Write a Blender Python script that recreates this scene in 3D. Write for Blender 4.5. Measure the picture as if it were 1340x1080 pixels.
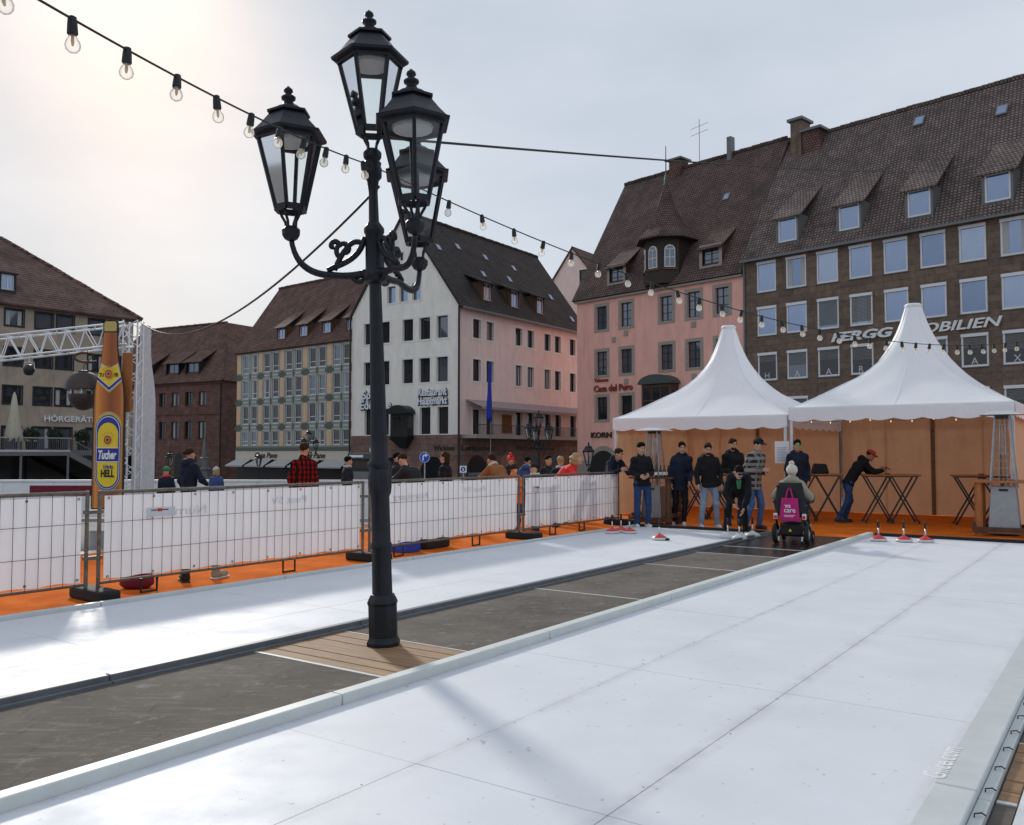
import bpy, bmesh, math, random
import numpy as np
from mathutils import Vector, Matrix
for _o in list(bpy.data.objects): bpy.data.objects.remove(_o)
random.seed(7)
SC = bpy.context.scene
COL = SC.collection
R = math.radians
# ------------------------------------------------------------------ camera
CAM_Z = 1.6
cd = bpy.data.cameras.new('camera'); cam = bpy.data.objects.new('camera', cd); COL.objects.link(cam)
cd.sensor_width = 36.0; cd.lens = 36.0*1150/1340; cd.clip_end = 3000; cd.clip_start = 0.05
cam.location = (0, 0, CAM_Z); cam.rotation_euler = (R(90)+math.atan(52/1150), 0, 0)
SC.camera = cam
# ------------------------------------------------------------------ world (hazy sky, thin cloud veil)
SUN_AZ = R(-24.0)      # measured from +Y towards +X
SUN_EL = R(27.0)
W = bpy.data.worlds.new('World'); SC.world = W; W.use_nodes = True
nt = W.node_tree; nt.nodes.clear()
def wn(t, **k):
    n = nt.nodes.new(t)
    for a, b in k.items(): setattr(n, a, b)
    return n
out = wn('ShaderNodeOutputWorld'); bg = wn('ShaderNodeBackground'); bg.inputs['Strength'].default_value = 0.115
sky = wn('ShaderNodeTexSky'); sky.sky_type = 'NISHITA'; sky.sun_disc = False
sky.sun_elevation = SUN_EL; sky.sun_rotation = SUN_AZ; sky.air_density = 1.0; sky.dust_density = 1.6; sky.ozone_density = 1.0; sky.altitude = 300
tc = wn('ShaderNodeTexCoord'); mp = wn('ShaderNodeMapping'); mp.inputs['Scale'].default_value = (1.0, 1.0, 2.6)
nz = wn('ShaderNodeTexNoise'); nz.inputs['Scale'].default_value = 1.7; nz.inputs['Detail'].default_value = 5; nz.inputs['Roughness'].default_value = .5
rp = wn('ShaderNodeValToRGB'); rp.color_ramp.elements[0].position = .36; rp.color_ramp.elements[0].color = (.85, .87, .89, 1); rp.color_ramp.elements[1].position = .70; rp.color_ramp.elements[1].color = (1.12, 1.10, 1.07, 1)
# thin even cloud veil: the clear-sky glow compressed by the veil, plus the veil's own grey-blue, with soft cloud texture
ga = wn('ShaderNodeGamma'); ga.inputs['Gamma'].default_value = 3.0
m1 = wn('ShaderNodeMixRGB', blend_type='MULTIPLY'); m1.inputs[0].default_value = 1.0; m1.inputs[2].default_value = (.000122, .000114, .000090, 1)
m2 = wn('ShaderNodeMixRGB', blend_type='ADD'); m2.inputs[0].default_value = 1.0; m2.inputs[2].default_value = (2.98, 3.30, 3.76, 1)
m3 = wn('ShaderNodeMixRGB', blend_type='MULTIPLY'); m3.inputs[0].default_value = 1.0
L = nt.links.new
L(tc.outputs['Generated'], mp.inputs['Vector']); L(mp.outputs[0], nz.inputs['Vector']); L(nz.outputs['Fac'], rp.inputs[0])
L(sky.outputs[0], ga.inputs['Color']); L(ga.outputs[0], m1.inputs[1]); L(m1.outputs[0], m2.inputs[1]); L(m2.outputs[0], m3.inputs[1]); L(rp.outputs[0], m3.inputs[2])
L(m3.outputs[0], bg.inputs['Color']); L(bg.outputs[0], out.inputs['Surface'])
# ------------------------------------------------------------------ sun behind thin cloud
sd = bpy.data.lights.new('sun', 'SUN'); sd.energy = 1.25; sd.angle = R(5); sd.color = (1, .95, .86)
sun = bpy.data.objects.new('sun', sd); COL.objects.link(sun)
sdir = Vector((math.sin(SUN_AZ)*math.cos(SUN_EL), math.cos(SUN_AZ)*math.cos(SUN_EL), math.sin(SUN_EL)))
sun.rotation_euler = sdir.to_track_quat('Z', 'Y').to_euler(); sun.location = (0, 0, 60)
SC.view_settings.view_transform = 'Standard'; SC.view_settings.look = 'None'
SC.view_settings.exposure = 0.80; SC.view_settings.gamma = 1.0
# ------------------------------------------------------------------ materials
MATS = {}
def mat(name, col, rough=.7, var=.12, scale=6.0, bump=0.0, bscale=40.0, metal=0.0, spec=.5, transl=0.0, coat=0.0, col2=None, stretch=None, detail=5):
    if name in MATS: return MATS[name]
    m = bpy.data.materials.new(name); m.use_nodes = True; MATS[name] = m
    t = m.node_tree; n = t.nodes; l = t.links.new
    b = n['Principled BSDF']; b.inputs['Roughness'].default_value = rough; b.inputs['Metallic'].default_value = metal
    b.inputs['Specular IOR Level'].default_value = spec
    if coat: b.inputs['Coat Weight'].default_value = coat; b.inputs['Coat Roughness'].default_value = .15
    c = tuple(col)+(1,)
    b.inputs['Base Color'].default_value = c
    co = n.new('ShaderNodeTexCoord')
    vec = co.outputs['Object']
    if stretch:
        mpn = n.new('ShaderNodeMapping'); mpn.inputs['Scale'].default_value = stretch; l(vec, mpn.inputs[0]); vec = mpn.outputs[0]
    if var > 0 or col2:
        z = n.new('ShaderNodeTexNoise'); z.inputs['Scale'].default_value = scale; z.inputs['Detail'].default_value = detail; z.inputs['Roughness'].default_value = .62
        l(vec, z.inputs['Vector'])
        r = n.new('ShaderNodeValToRGB'); r.color_ramp.elements[0].position = .32; r.color_ramp.elements[1].position = .68
        c2 = tuple(col2) if col2 else tuple(min(1, x*(1+var)) for x in col)
        c1 = tuple(col) if col2 else tuple(x*(1-var) for x in col)
        r.color_ramp.elements[0].color = c1+(1,); r.color_ramp.elements[1].color = c2+(1,)
        l(z.outputs['Fac'], r.inputs[0]); l(r.outputs[0], b.inputs['Base Color'])
        csock = r.outputs[0]
    else: csock = None
    if bump > 0:
        z2 = n.new('ShaderNodeTexNoise'); z2.inputs['Scale'].default_value = bscale; z2.inputs['Detail'].default_value = 4
        l(vec, z2.inputs['Vector'])
        bp = n.new('ShaderNodeBump'); bp.inputs['Strength'].default_value = bump; bp.inputs['Distance'].default_value = .02
        l(z2.outputs['Fac'], bp.inputs['Height']); l(bp.outputs[0], b.inputs['Normal'])
    if transl > 0:
        tr = n.new('ShaderNodeBsdfTranslucent'); tr.inputs['Color'].default_value = c
        if csock: l(csock, tr.inputs['Color'])
        ms = n.new('ShaderNodeMixShader'); ms.inputs[0].default_value = transl
        l(b.outputs[0], ms.inputs[1]); l(tr.outputs[0], ms.inputs[2]); l(ms.outputs[0], n['Material Output'].inputs['Surface'])
    return m
def mat_brick(name, c1, c2, mort, bw, bh, msize=.01, rough=.85, bump=.4, off=.5, axis='xz', noise=.25, nscale=1.2):
    """courses of stone / roof tiles: vector is (x+y, z) of the object"""
    m = bpy.data.materials.new(name); m.use_nodes = True; MATS[name] = m
    t = m.node_tree; n = t.nodes; l = t.links.new; b = n['Principled BSDF']; b.inputs['Roughness'].default_value = rough
    b.inputs['Specular IOR Level'].default_value = .25
    co = n.new('ShaderNodeTexCoord'); sp = n.new('ShaderNodeSeparateXYZ'); l(co.outputs['Object'], sp.inputs[0])
    ad = n.new('ShaderNodeMath'); ad.operation = 'ADD'; l(sp.outputs[0], ad.inputs[0]); l(sp.outputs[1], ad.inputs[1])
    cb = n.new('ShaderNodeCombineXYZ'); l(ad.outputs[0], cb.inputs[0]); l(sp.outputs[2], cb.inputs[1])
    br = n.new('ShaderNodeTexBrick'); br.inputs['Scale'].default_value = 1.0; br.inputs['Brick Width'].default_value = bw; br.inputs['Row Height'].default_value = bh
    br.inputs['Mortar Size'].default_value = msize; br.inputs['Mortar Smooth'].default_value = .3; br.offset = off
    br.inputs['Color1'].default_value = tuple(c1)+(1,); br.inputs['Color2'].default_value = tuple(c2)+(1,); br.inputs['Mortar'].default_value = tuple(mort)+(1,)
    l(cb.outputs[0], br.inputs['Vector'])
    z = n.new('ShaderNodeTexNoise'); z.inputs['Scale'].default_value = nscale; z.inputs['Detail'].default_value = 7; z.inputs['Roughness'].default_value = .65
    l(co.outputs['Object'], z.inputs['Vector'])
    mr = n.new('ShaderNodeMapRange'); mr.inputs['From Min'].default_value = .3; mr.inputs['From Max'].default_value = .7; mr.inputs['To Min'].default_value = 1-noise; mr.inputs['To Max'].default_value = 1+noise
    l(z.outputs['Fac'], mr.inputs['Value'])
    mu = n.new('ShaderNodeMixRGB'); mu.blend_type = 'MULTIPLY'; mu.inputs[0].default_value = 1
    l(br.outputs['Color'], mu.inputs[1]); l(mr.outputs[0], mu.inputs[2]); l(mu.outputs[0], b.inputs['Base Color'])
    bp = n.new('ShaderNodeBump'); bp.inputs['Strength'].default_value = bump; bp.inputs['Distance'].default_value = .04; bp.invert = True
    l(br.outputs['Fac'], bp.inputs['Height']); l(bp.outputs[0], b.inputs['Normal'])
    return m
def mat_plaid(name, ca, cb_, cc, sx, sz):
    m = bpy.data.materials.new(name); m.use_nodes = True; MATS[name] = m
    t = m.node_tree; n = t.nodes; l = t.links.new; b = n['Principled BSDF']; b.inputs['Roughness'].default_value = .95; b.inputs['Specular IOR Level'].default_value = .1
    co = n.new('ShaderNodeTexCoord'); sp = n.new('ShaderNodeSeparateXYZ'); l(co.outputs['Object'], sp.inputs[0])
    ad = n.new('ShaderNodeMath'); ad.operation = 'ADD'; l(sp.outputs[0], ad.inputs[0]); l(sp.outputs[1], ad.inputs[1])
    def stripe(sock, s):
        a = n.new('ShaderNodeMath'); a.operation = 'MULTIPLY'; a.inputs[1].default_value = s; l(sock, a.inputs[0])
        f = n.new('ShaderNodeMath'); f.operation = 'FRACT'; l(a.outputs[0], f.inputs[0])
        g = n.new('ShaderNodeMath'); g.operation = 'GREATER_THAN'; g.inputs[1].default_value = .5; l(f.outputs[0], g.inputs[0]); return g.outputs[0]
    s1 = stripe(ad.outputs[0], sx); s2 = stripe(sp.outputs[2], sz)
    m1 = n.new('ShaderNodeMixRGB'); m1.inputs[1].default_value = tuple(ca)+(1,); m1.inputs[2].default_value = tuple(cb_)+(1,); l(s1, m1.inputs[0])
    m2 = n.new('ShaderNodeMixRGB'); m2.inputs[2].default_value = tuple(cc)+(1,); l(m1.outputs[0], m2.inputs[1])
    hf = n.new('ShaderNodeMath'); hf.operation = 'MULTIPLY'; hf.inputs[1].default_value = .7; l(s2, hf.inputs[0]); l(hf.outputs[0], m2.inputs[0])
    l(m2.outputs[0], b.inputs['Base Color']); return m
def mat_emit(name, col, s):
    m = bpy.data.materials.new(name); m.use_nodes = True; MATS[name] = m
    b = m.node_tree.nodes['Principled BSDF']; b.inputs['Base Color'].default_value = tuple(col)+(1,)
    b.inputs['Emission Color'].default_value = tuple(col)+(1,); b.inputs['Emission Strength'].default_value = s; return m
def mat_glass(name, col=(1, 1, 1), rough=.02, alpha_mix=.75):
    m = bpy.data.materials.new(name); m.use_nodes = True; MATS[name] = m
    t = m.node_tree; n = t.nodes; l = t.links.new; n.remove(n['Principled BSDF'])
    g = n.new('ShaderNodeBsdfGlossy'); g.inputs['Roughness'].default_value = rough
    tr = n.new('ShaderNodeBsdfTransparent'); tr.inputs['Color'].default_value = tuple(col)+(1,)
    fr = n.new('ShaderNodeFresnel'); fr.inputs['IOR'].default_value = 1.5
    ms = n.new('ShaderNodeMixShader'); l(fr.outputs[0], ms.inputs[0]); l(tr.outputs[0], ms.inputs[1]); l(g.outputs[0], ms.inputs[2])
    l(ms.outputs[0], n['Material Output'].inputs['Surface']); return m
M = MATS
def overlay(name, layers):
    """stains and wear on top of a material: (noise scale, stretch, z-rotation, from, to, colour, amount)"""
    m = MATS[name]; t = m.node_tree; n = t.nodes; l = t.links.new; b = n['Principled BSDF']; src = b.inputs['Base Color'].links[0].from_socket
    co = n.new('ShaderNodeTexCoord')
    for sc, st, rot, lo, hi, col, amt in layers:
        mp_ = n.new('ShaderNodeMapping'); mp_.inputs['Scale'].default_value = st; mp_.inputs['Rotation'].default_value = (0, 0, rot); l(co.outputs['Object'], mp_.inputs[0])
        z = n.new('ShaderNodeTexNoise'); z.inputs['Scale'].default_value = sc; z.inputs['Detail'].default_value = 9; z.inputs['Roughness'].default_value = .68; l(mp_.outputs[0], z.inputs['Vector'])
        r = n.new('ShaderNodeMapRange'); r.inputs['From Min'].default_value = lo; r.inputs['From Max'].default_value = hi; r.inputs['To Max'].default_value = amt; l(z.outputs['Fac'], r.inputs['Value'])
        mx_ = n.new('ShaderNodeMixRGB'); mx_.inputs[2].default_value = tuple(col)+(1,); l(r.outputs[0], mx_.inputs[0]); l(src, mx_.inputs[1]); src = mx_.outputs[0]
    l(src, b.inputs['Base Color'])
# ------------------------------------------------------------------ object helpers
def link(o, parent=None):
    COL.objects.link(o)
    if parent is not None: o.parent = parent
    return o
def tag(o, label=None, cat=None, group=None, kind=None):
    if label: o['label'] = label
    if cat: o['category'] = cat
    if group: o['group'] = group
    if kind: o['kind'] = kind
    return o
def empty(name, loc=(0, 0, 0), rz=0.0, parent=None, label=None, cat=None, group=None, kind=None):
    o = bpy.data.objects.new(name, None); o.empty_display_size = .2
    o.location = loc; o.rotation_euler = (0, 0, rz); link(o, parent); return tag(o, label, cat, group, kind)
def mesh_obj(name, me, m, parent=None, loc=None, rz=None, rot=None, scale=None):
    o = bpy.data.objects.new(name, me)
    if m is not None and len(me.materials) == 0: me.materials.append(m)
    if loc is not None: o.location = loc
    if rz is not None: o.rotation_euler = (0, 0, rz)
    if rot is not None: o.rotation_euler = rot
    if scale is not None: o.scale = scale
    return link(o, parent)
def copy_tree(o, parent=None):
    c = o.copy(); COL.objects.link(c); c.parent = parent
    for ch in list(o.children): copy_tree(ch, c)
    return c
class MB:
    def __init__(s): s.v = []; s.f = []
    def add(s, vs, fs):
        k = len(s.v); s.v += [tuple(p) for p in vs]; s.f += [tuple(i+k for i in f) for f in fs]; return s
    def box(s, x0, x1, y0, y1, z0, z1):
        return s.add([(x0,y0,z0),(x1,y0,z0),(x1,y1,z0),(x0,y1,z0),(x0,y0,z1),(x1,y0,z1),(x1,y1,z1),(x0,y1,z1)],
              [(0,3,2,1),(4,5,6,7),(0,1,5,4),(1,2,6,5),(2,3,7,6),(3,0,4,7)])
    def cbox(s, c, sx, sy, sz): return s.box(c[0]-sx/2, c[0]+sx/2, c[1]-sy/2, c[1]+sy/2, c[2]-sz/2, c[2]+sz/2)
    def bar(s, p0, p1, w, h=None, up=(0, 0, 1)):
        h = h or w; p0 = Vector(p0); p1 = Vector(p1); d = (p1-p0).normalized(); u = Vector(up)
        if abs(d.dot(u)) > .98: u = Vector((1, 0, 0))
        a = d.cross(u).normalized(); b = a.cross(d)
        vs = [p+a*sx*w/2+b*sz*h/2 for p in (p0, p1) for sx, sz in ((-1,-1),(1,-1),(1,1),(-1,1))]
        return s.add(vs, [(0,1,2,3),(7,6,5,4),(0,4,5,1),(1,5,6,2),(2,6,7,3),(3,7,4,0)])
    def cyl(s, p0, p1, r0, r1=None, n=10, cap=True):
        r1 = r0 if r1 is None else r1
        p0 = Vector(p0); p1 = Vector(p1); d = (p1-p0).normalized(); u = Vector((0, 0, 1)) if abs(d.z) < .95 else Vector((1, 0, 0))
        a = d.cross(u).normalized(); b = a.cross(d)
        vs = []
        for p, r in ((p0, r0), (p1, r1)):
            for i in range(n):
                t = 2*math.pi*i/n; vs.append(p+(a*math.cos(t)+b*math.sin(t))*r)
        fs = [(i, n+i, n+(i+1) % n, (i+1) % n) for i in range(n)]
        if cap: fs += [tuple(range(n)), tuple(range(2*n-1, n-1, -1))]
        return s.add(vs, fs)
    def tube(s, path, r, n=8, cap=True):
        P = [Vector(p) for p in path]; rs = r if isinstance(r, (list, tuple)) else [r]*len(P)
        vs = []; pa = None
        for i, p in enumerate(P):
            d = (P[min(i+1, len(P)-1)]-P[max(i-1, 0)]).normalized()
            if pa is None:
                u = Vector((0, 0, 1)) if abs(d.z) < .95 else Vector((1, 0, 0)); a = d.cross(u).normalized()
            else: a = (pa-d*pa.dot(d)).normalized()
            pa = a; b = a.cross(d)
            for k in range(n):
                t = 2*math.pi*k/n; vs.append(p+(a*math.cos(t)+b*math.sin(t))*rs[i])
        m = len(P); fs = [(i*n+k, (i+1)*n+k, (i+1)*n+(k+1) % n, i*n+(k+1) % n) for i in range(m-1) for k in range(n)]
        if cap: fs += [tuple(range(n)), tuple(range(m*n-1, (m-1)*n-1, -1))]
        return s.add(vs, fs)
    def lathe(s, prof, n=16, c=(0, 0, 0), ph=0.0, cap=True):
        vs = []
        for r, z in prof:
            for i in range(n):
                t = 2*math.pi*i/n+ph; vs.append((c[0]+r*math.cos(t), c[1]+r*math.sin(t), c[2]+z))
        m = len(prof); fs = [(i*n+k, i*n+(k+1) % n, (i+1)*n+(k+1) % n, (i+1)*n+k) for i in range(m-1) for k in range(n)]
        if cap: fs += [tuple(range(n-1, -1, -1)), tuple(range((m-1)*n, m*n))]
        return s.add(vs, fs)
    def prism(s, poly, y0, y1):
        """polygon in x,z extruded along y"""
        n = len(poly); vs = [(x, y0, z) for x, z in poly]+[(x, y1, z) for x, z in poly]
        fs = [tuple(range(n)), tuple(range(2*n-1, n-1, -1))]+[(i, n+i, n+(i+1) % n, (i+1) % n) for i in range(n)]
        return s.add(vs, fs)
    def poly(s, pts): return s.add(pts, [tuple(range(len(pts)))])
    def xf(s, fn): s.v = [tuple(fn(p)) for p in s.v]; return s
    def mesh(s, name, smooth=False):
        me = bpy.data.meshes.new(name); me.from_pydata(s.v, [], s.f)
        bm = bmesh.new(); bm.from_mesh(me); bmesh.ops.recalc_face_normals(bm, faces=bm.faces); bm.to_mesh(me); bm.free()
        if smooth:
            me.polygons.foreach_set('use_smooth', [True]*len(me.polygons))
        me.update(); return me
    def build(s, name, m, parent=None, smooth=False, bevel=0, segs=2, autosm=None, **k):
        o = mesh_obj(name, s.mesh(name, smooth), m, parent, **k)
        if bevel:
            b = o.modifiers.new('bevel', 'BEVEL'); b.width = bevel; b.segments = segs; b.limit_method = 'ANGLE'; b.angle_limit = R(35)
        if autosm is not None:
            o.data.polygons.foreach_set('use_smooth', [True]*len(o.data.polygons))
            o.data.set_sharp_from_angle(angle=R(autosm))
        return o
def text(name, s, size, m, parent, loc, rot, depth=.03, bold=0.0, shear=0.0, width=None, align='LEFT', sp=1.0, mirror=False):
    c = bpy.data.curves.new(name, 'FONT'); c.body = s; c.size = size; c.extrude = depth/2; c.offset = bold; c.shear = shear; c.space_character = sp
    c.resolution_u = 3; c.align_x = align
    o = bpy.data.objects.new(name+'_tmp', c)
    me = bpy.data.meshes.new_from_object(o); me.name = name
    bpy.data.objects.remove(o)
    if len(me.vertices) == 0: return None
    xs = [v.co.x for v in me.vertices]; w = max(xs)-min(xs)
    sx = (width/w) if width else 1.0
    ox = min(xs)
    for v in me.vertices:
        v.co.x = (v.co.x-ox)*sx if align == 'LEFT' else v.co.x*sx
        if mirror: v.co.x = -v.co.x
    me.materials.clear()
    o2 = mesh_obj(name, me, m, parent, loc=loc, rot=rot); return o2
# lane frame: a = metres along the lanes away from the camera, b = metres across, to the right
UA = math.atan2(.578, .816); U = Vector((math.sin(UA), math.cos(UA), 0)); V = Vector((math.cos(UA), -math.sin(UA), 0)); ROT = -UA
def LP(a, b, z=0.0): return tuple(U*a+V*b+Vector((0, 0, z)))
def AT(px, Y, z=0.0): return ((px-670)/1150*Y, Y, z)
# ------------------------------------------------------------------ palette
def mat_lane():
    m = bpy.data.materials.new('lane_white'); m.use_nodes = True; MATS['lane_white'] = m
    t = m.node_tree; n = t.nodes; l = t.links.new; b = n['Principled BSDF']; b.inputs['Specular IOR Level'].default_value = .35
    geo = n.new('ShaderNodeNewGeometry'); co = n.new('ShaderNodeTexCoord')
    def noise(sock, sc, det=6, rough=.6, scale=None, rot=0):
        if scale:
            mp_ = n.new('ShaderNodeMapping'); mp_.inputs['Scale'].default_value = scale; mp_.inputs['Rotation'].default_value = (0, 0, rot); l(sock, mp_.inputs[0]); sock = mp_.outputs[0]
        z = n.new('ShaderNodeTexNoise'); z.inputs['Scale'].default_value = sc; z.inputs['Detail'].default_value = det; z.inputs['Roughness'].default_value = rough; l(sock, z.inputs['Vector']); return z.outputs['Fac']
    def rng(sock, a, b_, c, d):
        r = n.new('ShaderNodeMapRange'); r.inputs['From Min'].default_value = a; r.inputs['From Max'].default_value = b_; r.inputs['To Min'].default_value = c; r.inputs['To Max'].default_value = d; l(sock, r.inputs['Value']); return r.outputs[0]
    def mul(a, b_):
        q = n.new('ShaderNodeMath'); q.operation = 'MULTIPLY'; l(a, q.inputs[0]); l(b_, q.inputs[1]); return q.outputs[0]
    P = geo.outputs['Position']
    broad = rng(noise(P, .9, 7), .3, .7, .93, 1.04)
    scr = rng(noise(P, 3.0, 8, .75, (1.2, 26, 1), R(55)), .60, .74, 1, .85)
    scr2 = rng(noise(P, 3.0, 8, .75, (22, 1.0, 1), R(20)), .62, .75, 1, .86)
    spots = rng(noise(P, 16, 3, .5), .69, .75, 1, .66)
    sp = n.new('ShaderNodeSeparateXYZ'); l(co.outputs['Object'], sp.inputs[0])
    ab = n.new('ShaderNodeMath'); ab.operation = 'ABSOLUTE'; l(sp.outputs[0], ab.inputs[0])
    edge = rng(ab.outputs[0], .47, .553, 0, 1); dirt = mul(edge, rng(noise(P, 5, 5), .35, .65, 0, 1)); dirt = rng(dirt, 0, 1, 1, .80)
    f = mul(mul(mul(broad, scr), mul(scr2, spots)), dirt)
    c = n.new('ShaderNodeMixRGB'); c.blend_type = 'MULTIPLY'; c.inputs[0].default_value = 1; c.inputs[1].default_value = (.68, .697, .738, 1); l(f, c.inputs[2]); l(c.outputs[0], b.inputs['Base Color'])
    l(rng(noise(P, 2.2, 6), .3, .7, .46, .66), b.inputs['Roughness'])
    bp = n.new('ShaderNodeBump'); bp.inputs['Strength'].default_value = .05; bp.inputs['Distance'].default_value = .02; l(noise(P, 90, 3), bp.inputs['Height']); l(bp.outputs[0], b.inputs['Normal'])
mat_lane()
mat('lane_joint', (.52, .53, .56), .6, .1)
mat('board_pale', (.55, .58, .58), .45, .06, 5, .05, 90)
mat('board_white', (.60, .62, .60), .5, .05, 7, .04, 60)
mat('board_dark', (.13, .14, .155), .5, .15, 8)
def mat_rubber():
    m = mat('rubber_floor', (.075, .066, .057), .85, .3, 1.1, .12, 130, col2=(.150, .130, .112), detail=11, spec=.15)
    t = m.node_tree; n = t.nodes; l = t.links.new; b = n['Principled BSDF']; src = b.inputs['Base Color'].links[0].from_socket
    geo = n.new('ShaderNodeNewGeometry')
    for sc, st, rot, lo, hi, col, amt in ((2.2, (1, 9, 1), R(55), .53, .68, (.28, .25, .22, 1), .45), (7.0, (1, 1, 1), 0, .56, .68, (.30, .27, .24, 1), .55), (3.0, (6, 1, 1), R(55), .58, .66, (.02, .018, .016, 1), .5)):
        mp_ = n.new('ShaderNodeMapping'); mp_.inputs['Scale'].default_value = st; mp_.inputs['Rotation'].default_value = (0, 0, rot); l(geo.outputs['Position'], mp_.inputs[0])
        z = n.new('ShaderNodeTexNoise'); z.inputs['Scale'].default_value = sc; z.inputs['Detail'].default_value = 10; z.inputs['Roughness'].default_value = .72; l(mp_.outputs[0], z.inputs['Vector'])
        r = n.new('ShaderNodeMapRange'); r.inputs['From Min'].default_value = lo; r.inputs['From Max'].default_value = hi; r.inputs['To Max'].default_value = amt; l(z.outputs['Fac'], r.inputs['Value'])
        mx_ = n.new('ShaderNodeMixRGB'); mx_.inputs[2].default_value = col; l(r.outputs[0], mx_.inputs[0]); l(src, mx_.inputs[1]); src = mx_.outputs[0]
    l(src, b.inputs['Base Color'])
mat_rubber()
mat('wet_floor', (.022, .020, .019), .22, .3, 3, .25, 50)
mat('strip', (.52, .51, .49), .5, .15, 10)
mat('plank', (.27, .155, .075), .7, .25, 2.5, .2, 30, stretch=(1.0, 8, 8))
mat('carpet', (.60, .115, .008), .98, .3, 2.2, .6, 220, spec=.1, col2=(.84, .20, .022), detail=10)
mat('plaza', (.16, .15, .145), .85, .25, .6, .2, 6)
mat('lamp_iron', (.008, .010, .015), .42, .3, 14, .06, 60, spec=.32)
mat('lamp_lens', (.55, .56, .56), .4, .1)
mat_glass('clear_glass', (.93, .96, .97))
def mat_bulb():
    m = mat_glass('bulb_glass', (.97, .97, .95)); t = m.node_tree; n = t.nodes; l = t.links.new
    fr = [x for x in n if x.type == 'FRESNEL'][0]; fr.inputs['IOR'].default_value = 1.22
    tr = n.new('ShaderNodeBsdfTranslucent'); tr.inputs['Color'].default_value = (1, .98, .94, 1); o = n['Material Output']; src = o.inputs['Surface'].links[0].from_socket
    ms = n.new('ShaderNodeMixShader'); ms.inputs[0].default_value = .28; l(src, ms.inputs[1]); l(tr.outputs[0], ms.inputs[2]); l(ms.outputs[0], o.inputs['Surface'])
mat_bulb()
mat_glass('lantern_glass', (.92, .95, .95), .05)
mat('galv', (.42, .42, .41), .5, .2, 12, .05, 80, metal=.6)
mat('rusty', (.17, .145, .115), .6, .3, 14, .1, 80, metal=.4)
mat('wire', (.10, .095, .09), .5, .2, 20, metal=.5)
mat('banner', (.83, .84, .86), .6, .035, 2.0, .15, 5, transl=.25)
mat('rubber_black', (.013, .013, .014), .8, .2, 15, .2, 60)
mat('black_metal', (.012, .012, .013), .45, .2, 15)
mat('cable', (.012, .014, .013), .6, .0)
mat('tent_white', (.93, .945, .97), .5, .02, 2.0, .30, 2.6, transl=.16)
mat('tent_tan', (.74, .49, .29), .8, .08, 1.4, .12, 5, transl=.10)
mat('tent_seam', (.22, .12, .055), .8, .15, 8)
mat('alu', (.62, .64, .67), .35, .1, 10, metal=.75)
mat('truss_white', (.78, .80, .82), .35, .06, 10, metal=.25)
mat('wood_dark', (.10, .045, .022), .6, .3, 4, .15, 40, stretch=(1, 1, .25))
mat('wood_orange', (.36, .13, .035), .6, .3, 4, .15, 40, stretch=(1, 1, .25))
mat('steel_heater', (.33, .34, .35), .38, .08, 8, metal=.7)
mat('leg_metal', (.045, .045, .047), .5, .2, 10, metal=.5)
mat('red_plastic', (.62, .03, .025), .35, .1, 8)
mat('grey_plastic', (.60, .60, .61), .4, .1, 8)
mat('dark_glass', (.008, .009, .011), .06, 0, spec=.8)
mat('blue_print', (.02, .035, .30), .5, .05)
mat('sign_blue', (.01, .06, .45), .4, .05)
mat('white_paint', (.80, .80, .80), .5, .04)
mat('yellow_print', (.85, .62, .02), .45, .06, 6)
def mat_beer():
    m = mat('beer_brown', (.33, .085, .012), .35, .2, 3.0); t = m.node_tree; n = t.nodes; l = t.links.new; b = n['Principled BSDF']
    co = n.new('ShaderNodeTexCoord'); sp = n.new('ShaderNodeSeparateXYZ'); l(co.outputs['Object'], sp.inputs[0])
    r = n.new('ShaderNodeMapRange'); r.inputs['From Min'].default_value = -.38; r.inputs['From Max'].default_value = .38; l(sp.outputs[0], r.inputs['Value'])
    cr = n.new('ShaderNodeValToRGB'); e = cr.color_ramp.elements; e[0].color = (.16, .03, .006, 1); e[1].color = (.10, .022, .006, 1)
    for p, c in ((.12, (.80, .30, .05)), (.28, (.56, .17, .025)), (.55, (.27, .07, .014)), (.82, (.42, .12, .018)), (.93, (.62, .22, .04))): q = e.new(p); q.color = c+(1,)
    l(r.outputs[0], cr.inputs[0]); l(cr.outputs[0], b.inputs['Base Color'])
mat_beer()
mat('black_print', (.012, .012, .014), .5, 0)
mat('gold', (.55, .42, .12), .4, .1)
mat('red_print', (.55, .03, .02), .5, .1)
mat('flag_blue', (.01, .03, .32), .8, .1)
mat('magenta', (.50, .012, .17), .8, .1, 8, .2, 30)
mat('maroon', (.16, .008, .03), .8, .1, 8, .2, 30)
mat('kettle', (.05, .034, .030), .45, .15, 6, metal=.2)
mat('umbrella_cloth', (.52, .48, .38), .9, .08, 6)
mat('leaf', (.018, .035, .012), .6, .4, 9)
# people
mat('skin', (.56, .31, .21), .55, .06, 12, spec=.35)
mat('skin_deep', (.40, .20, .12), .55, .06, 12, spec=.35)
mat('lip', (.32, .10, .08), .5, .05)
mat('eye', (.02, .015, .012), .3, 0)
mat('hair_black', (.008, .006, .005), .85, .3, 60, .2, 160, stretch=(3, 1, 1), spec=.12)
mat('hair_brown', (.04, .02, .010), .85, .3, 60, .2, 160, stretch=(3, 1, 1), spec=.12)
mat('hair_blond', (.38, .24, .10), .6, .2, 60, .5, 160, stretch=(3, 1, 1))
mat('cloth_black', (.010, .010, .012), .85, .3, 9, .35, 22, spec=.25)
mat('cloth_navy', (.008, .013, .032), .8, .3, 9, .35, 22, spec=.3)
mat('cloth_dark', (.022, .022, .025), .85, .3, 9, .35, 22, spec=.2)
mat('denim', (.028, .06, .15), .9, .3, 7, .25, 60, spec=.15)
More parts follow.
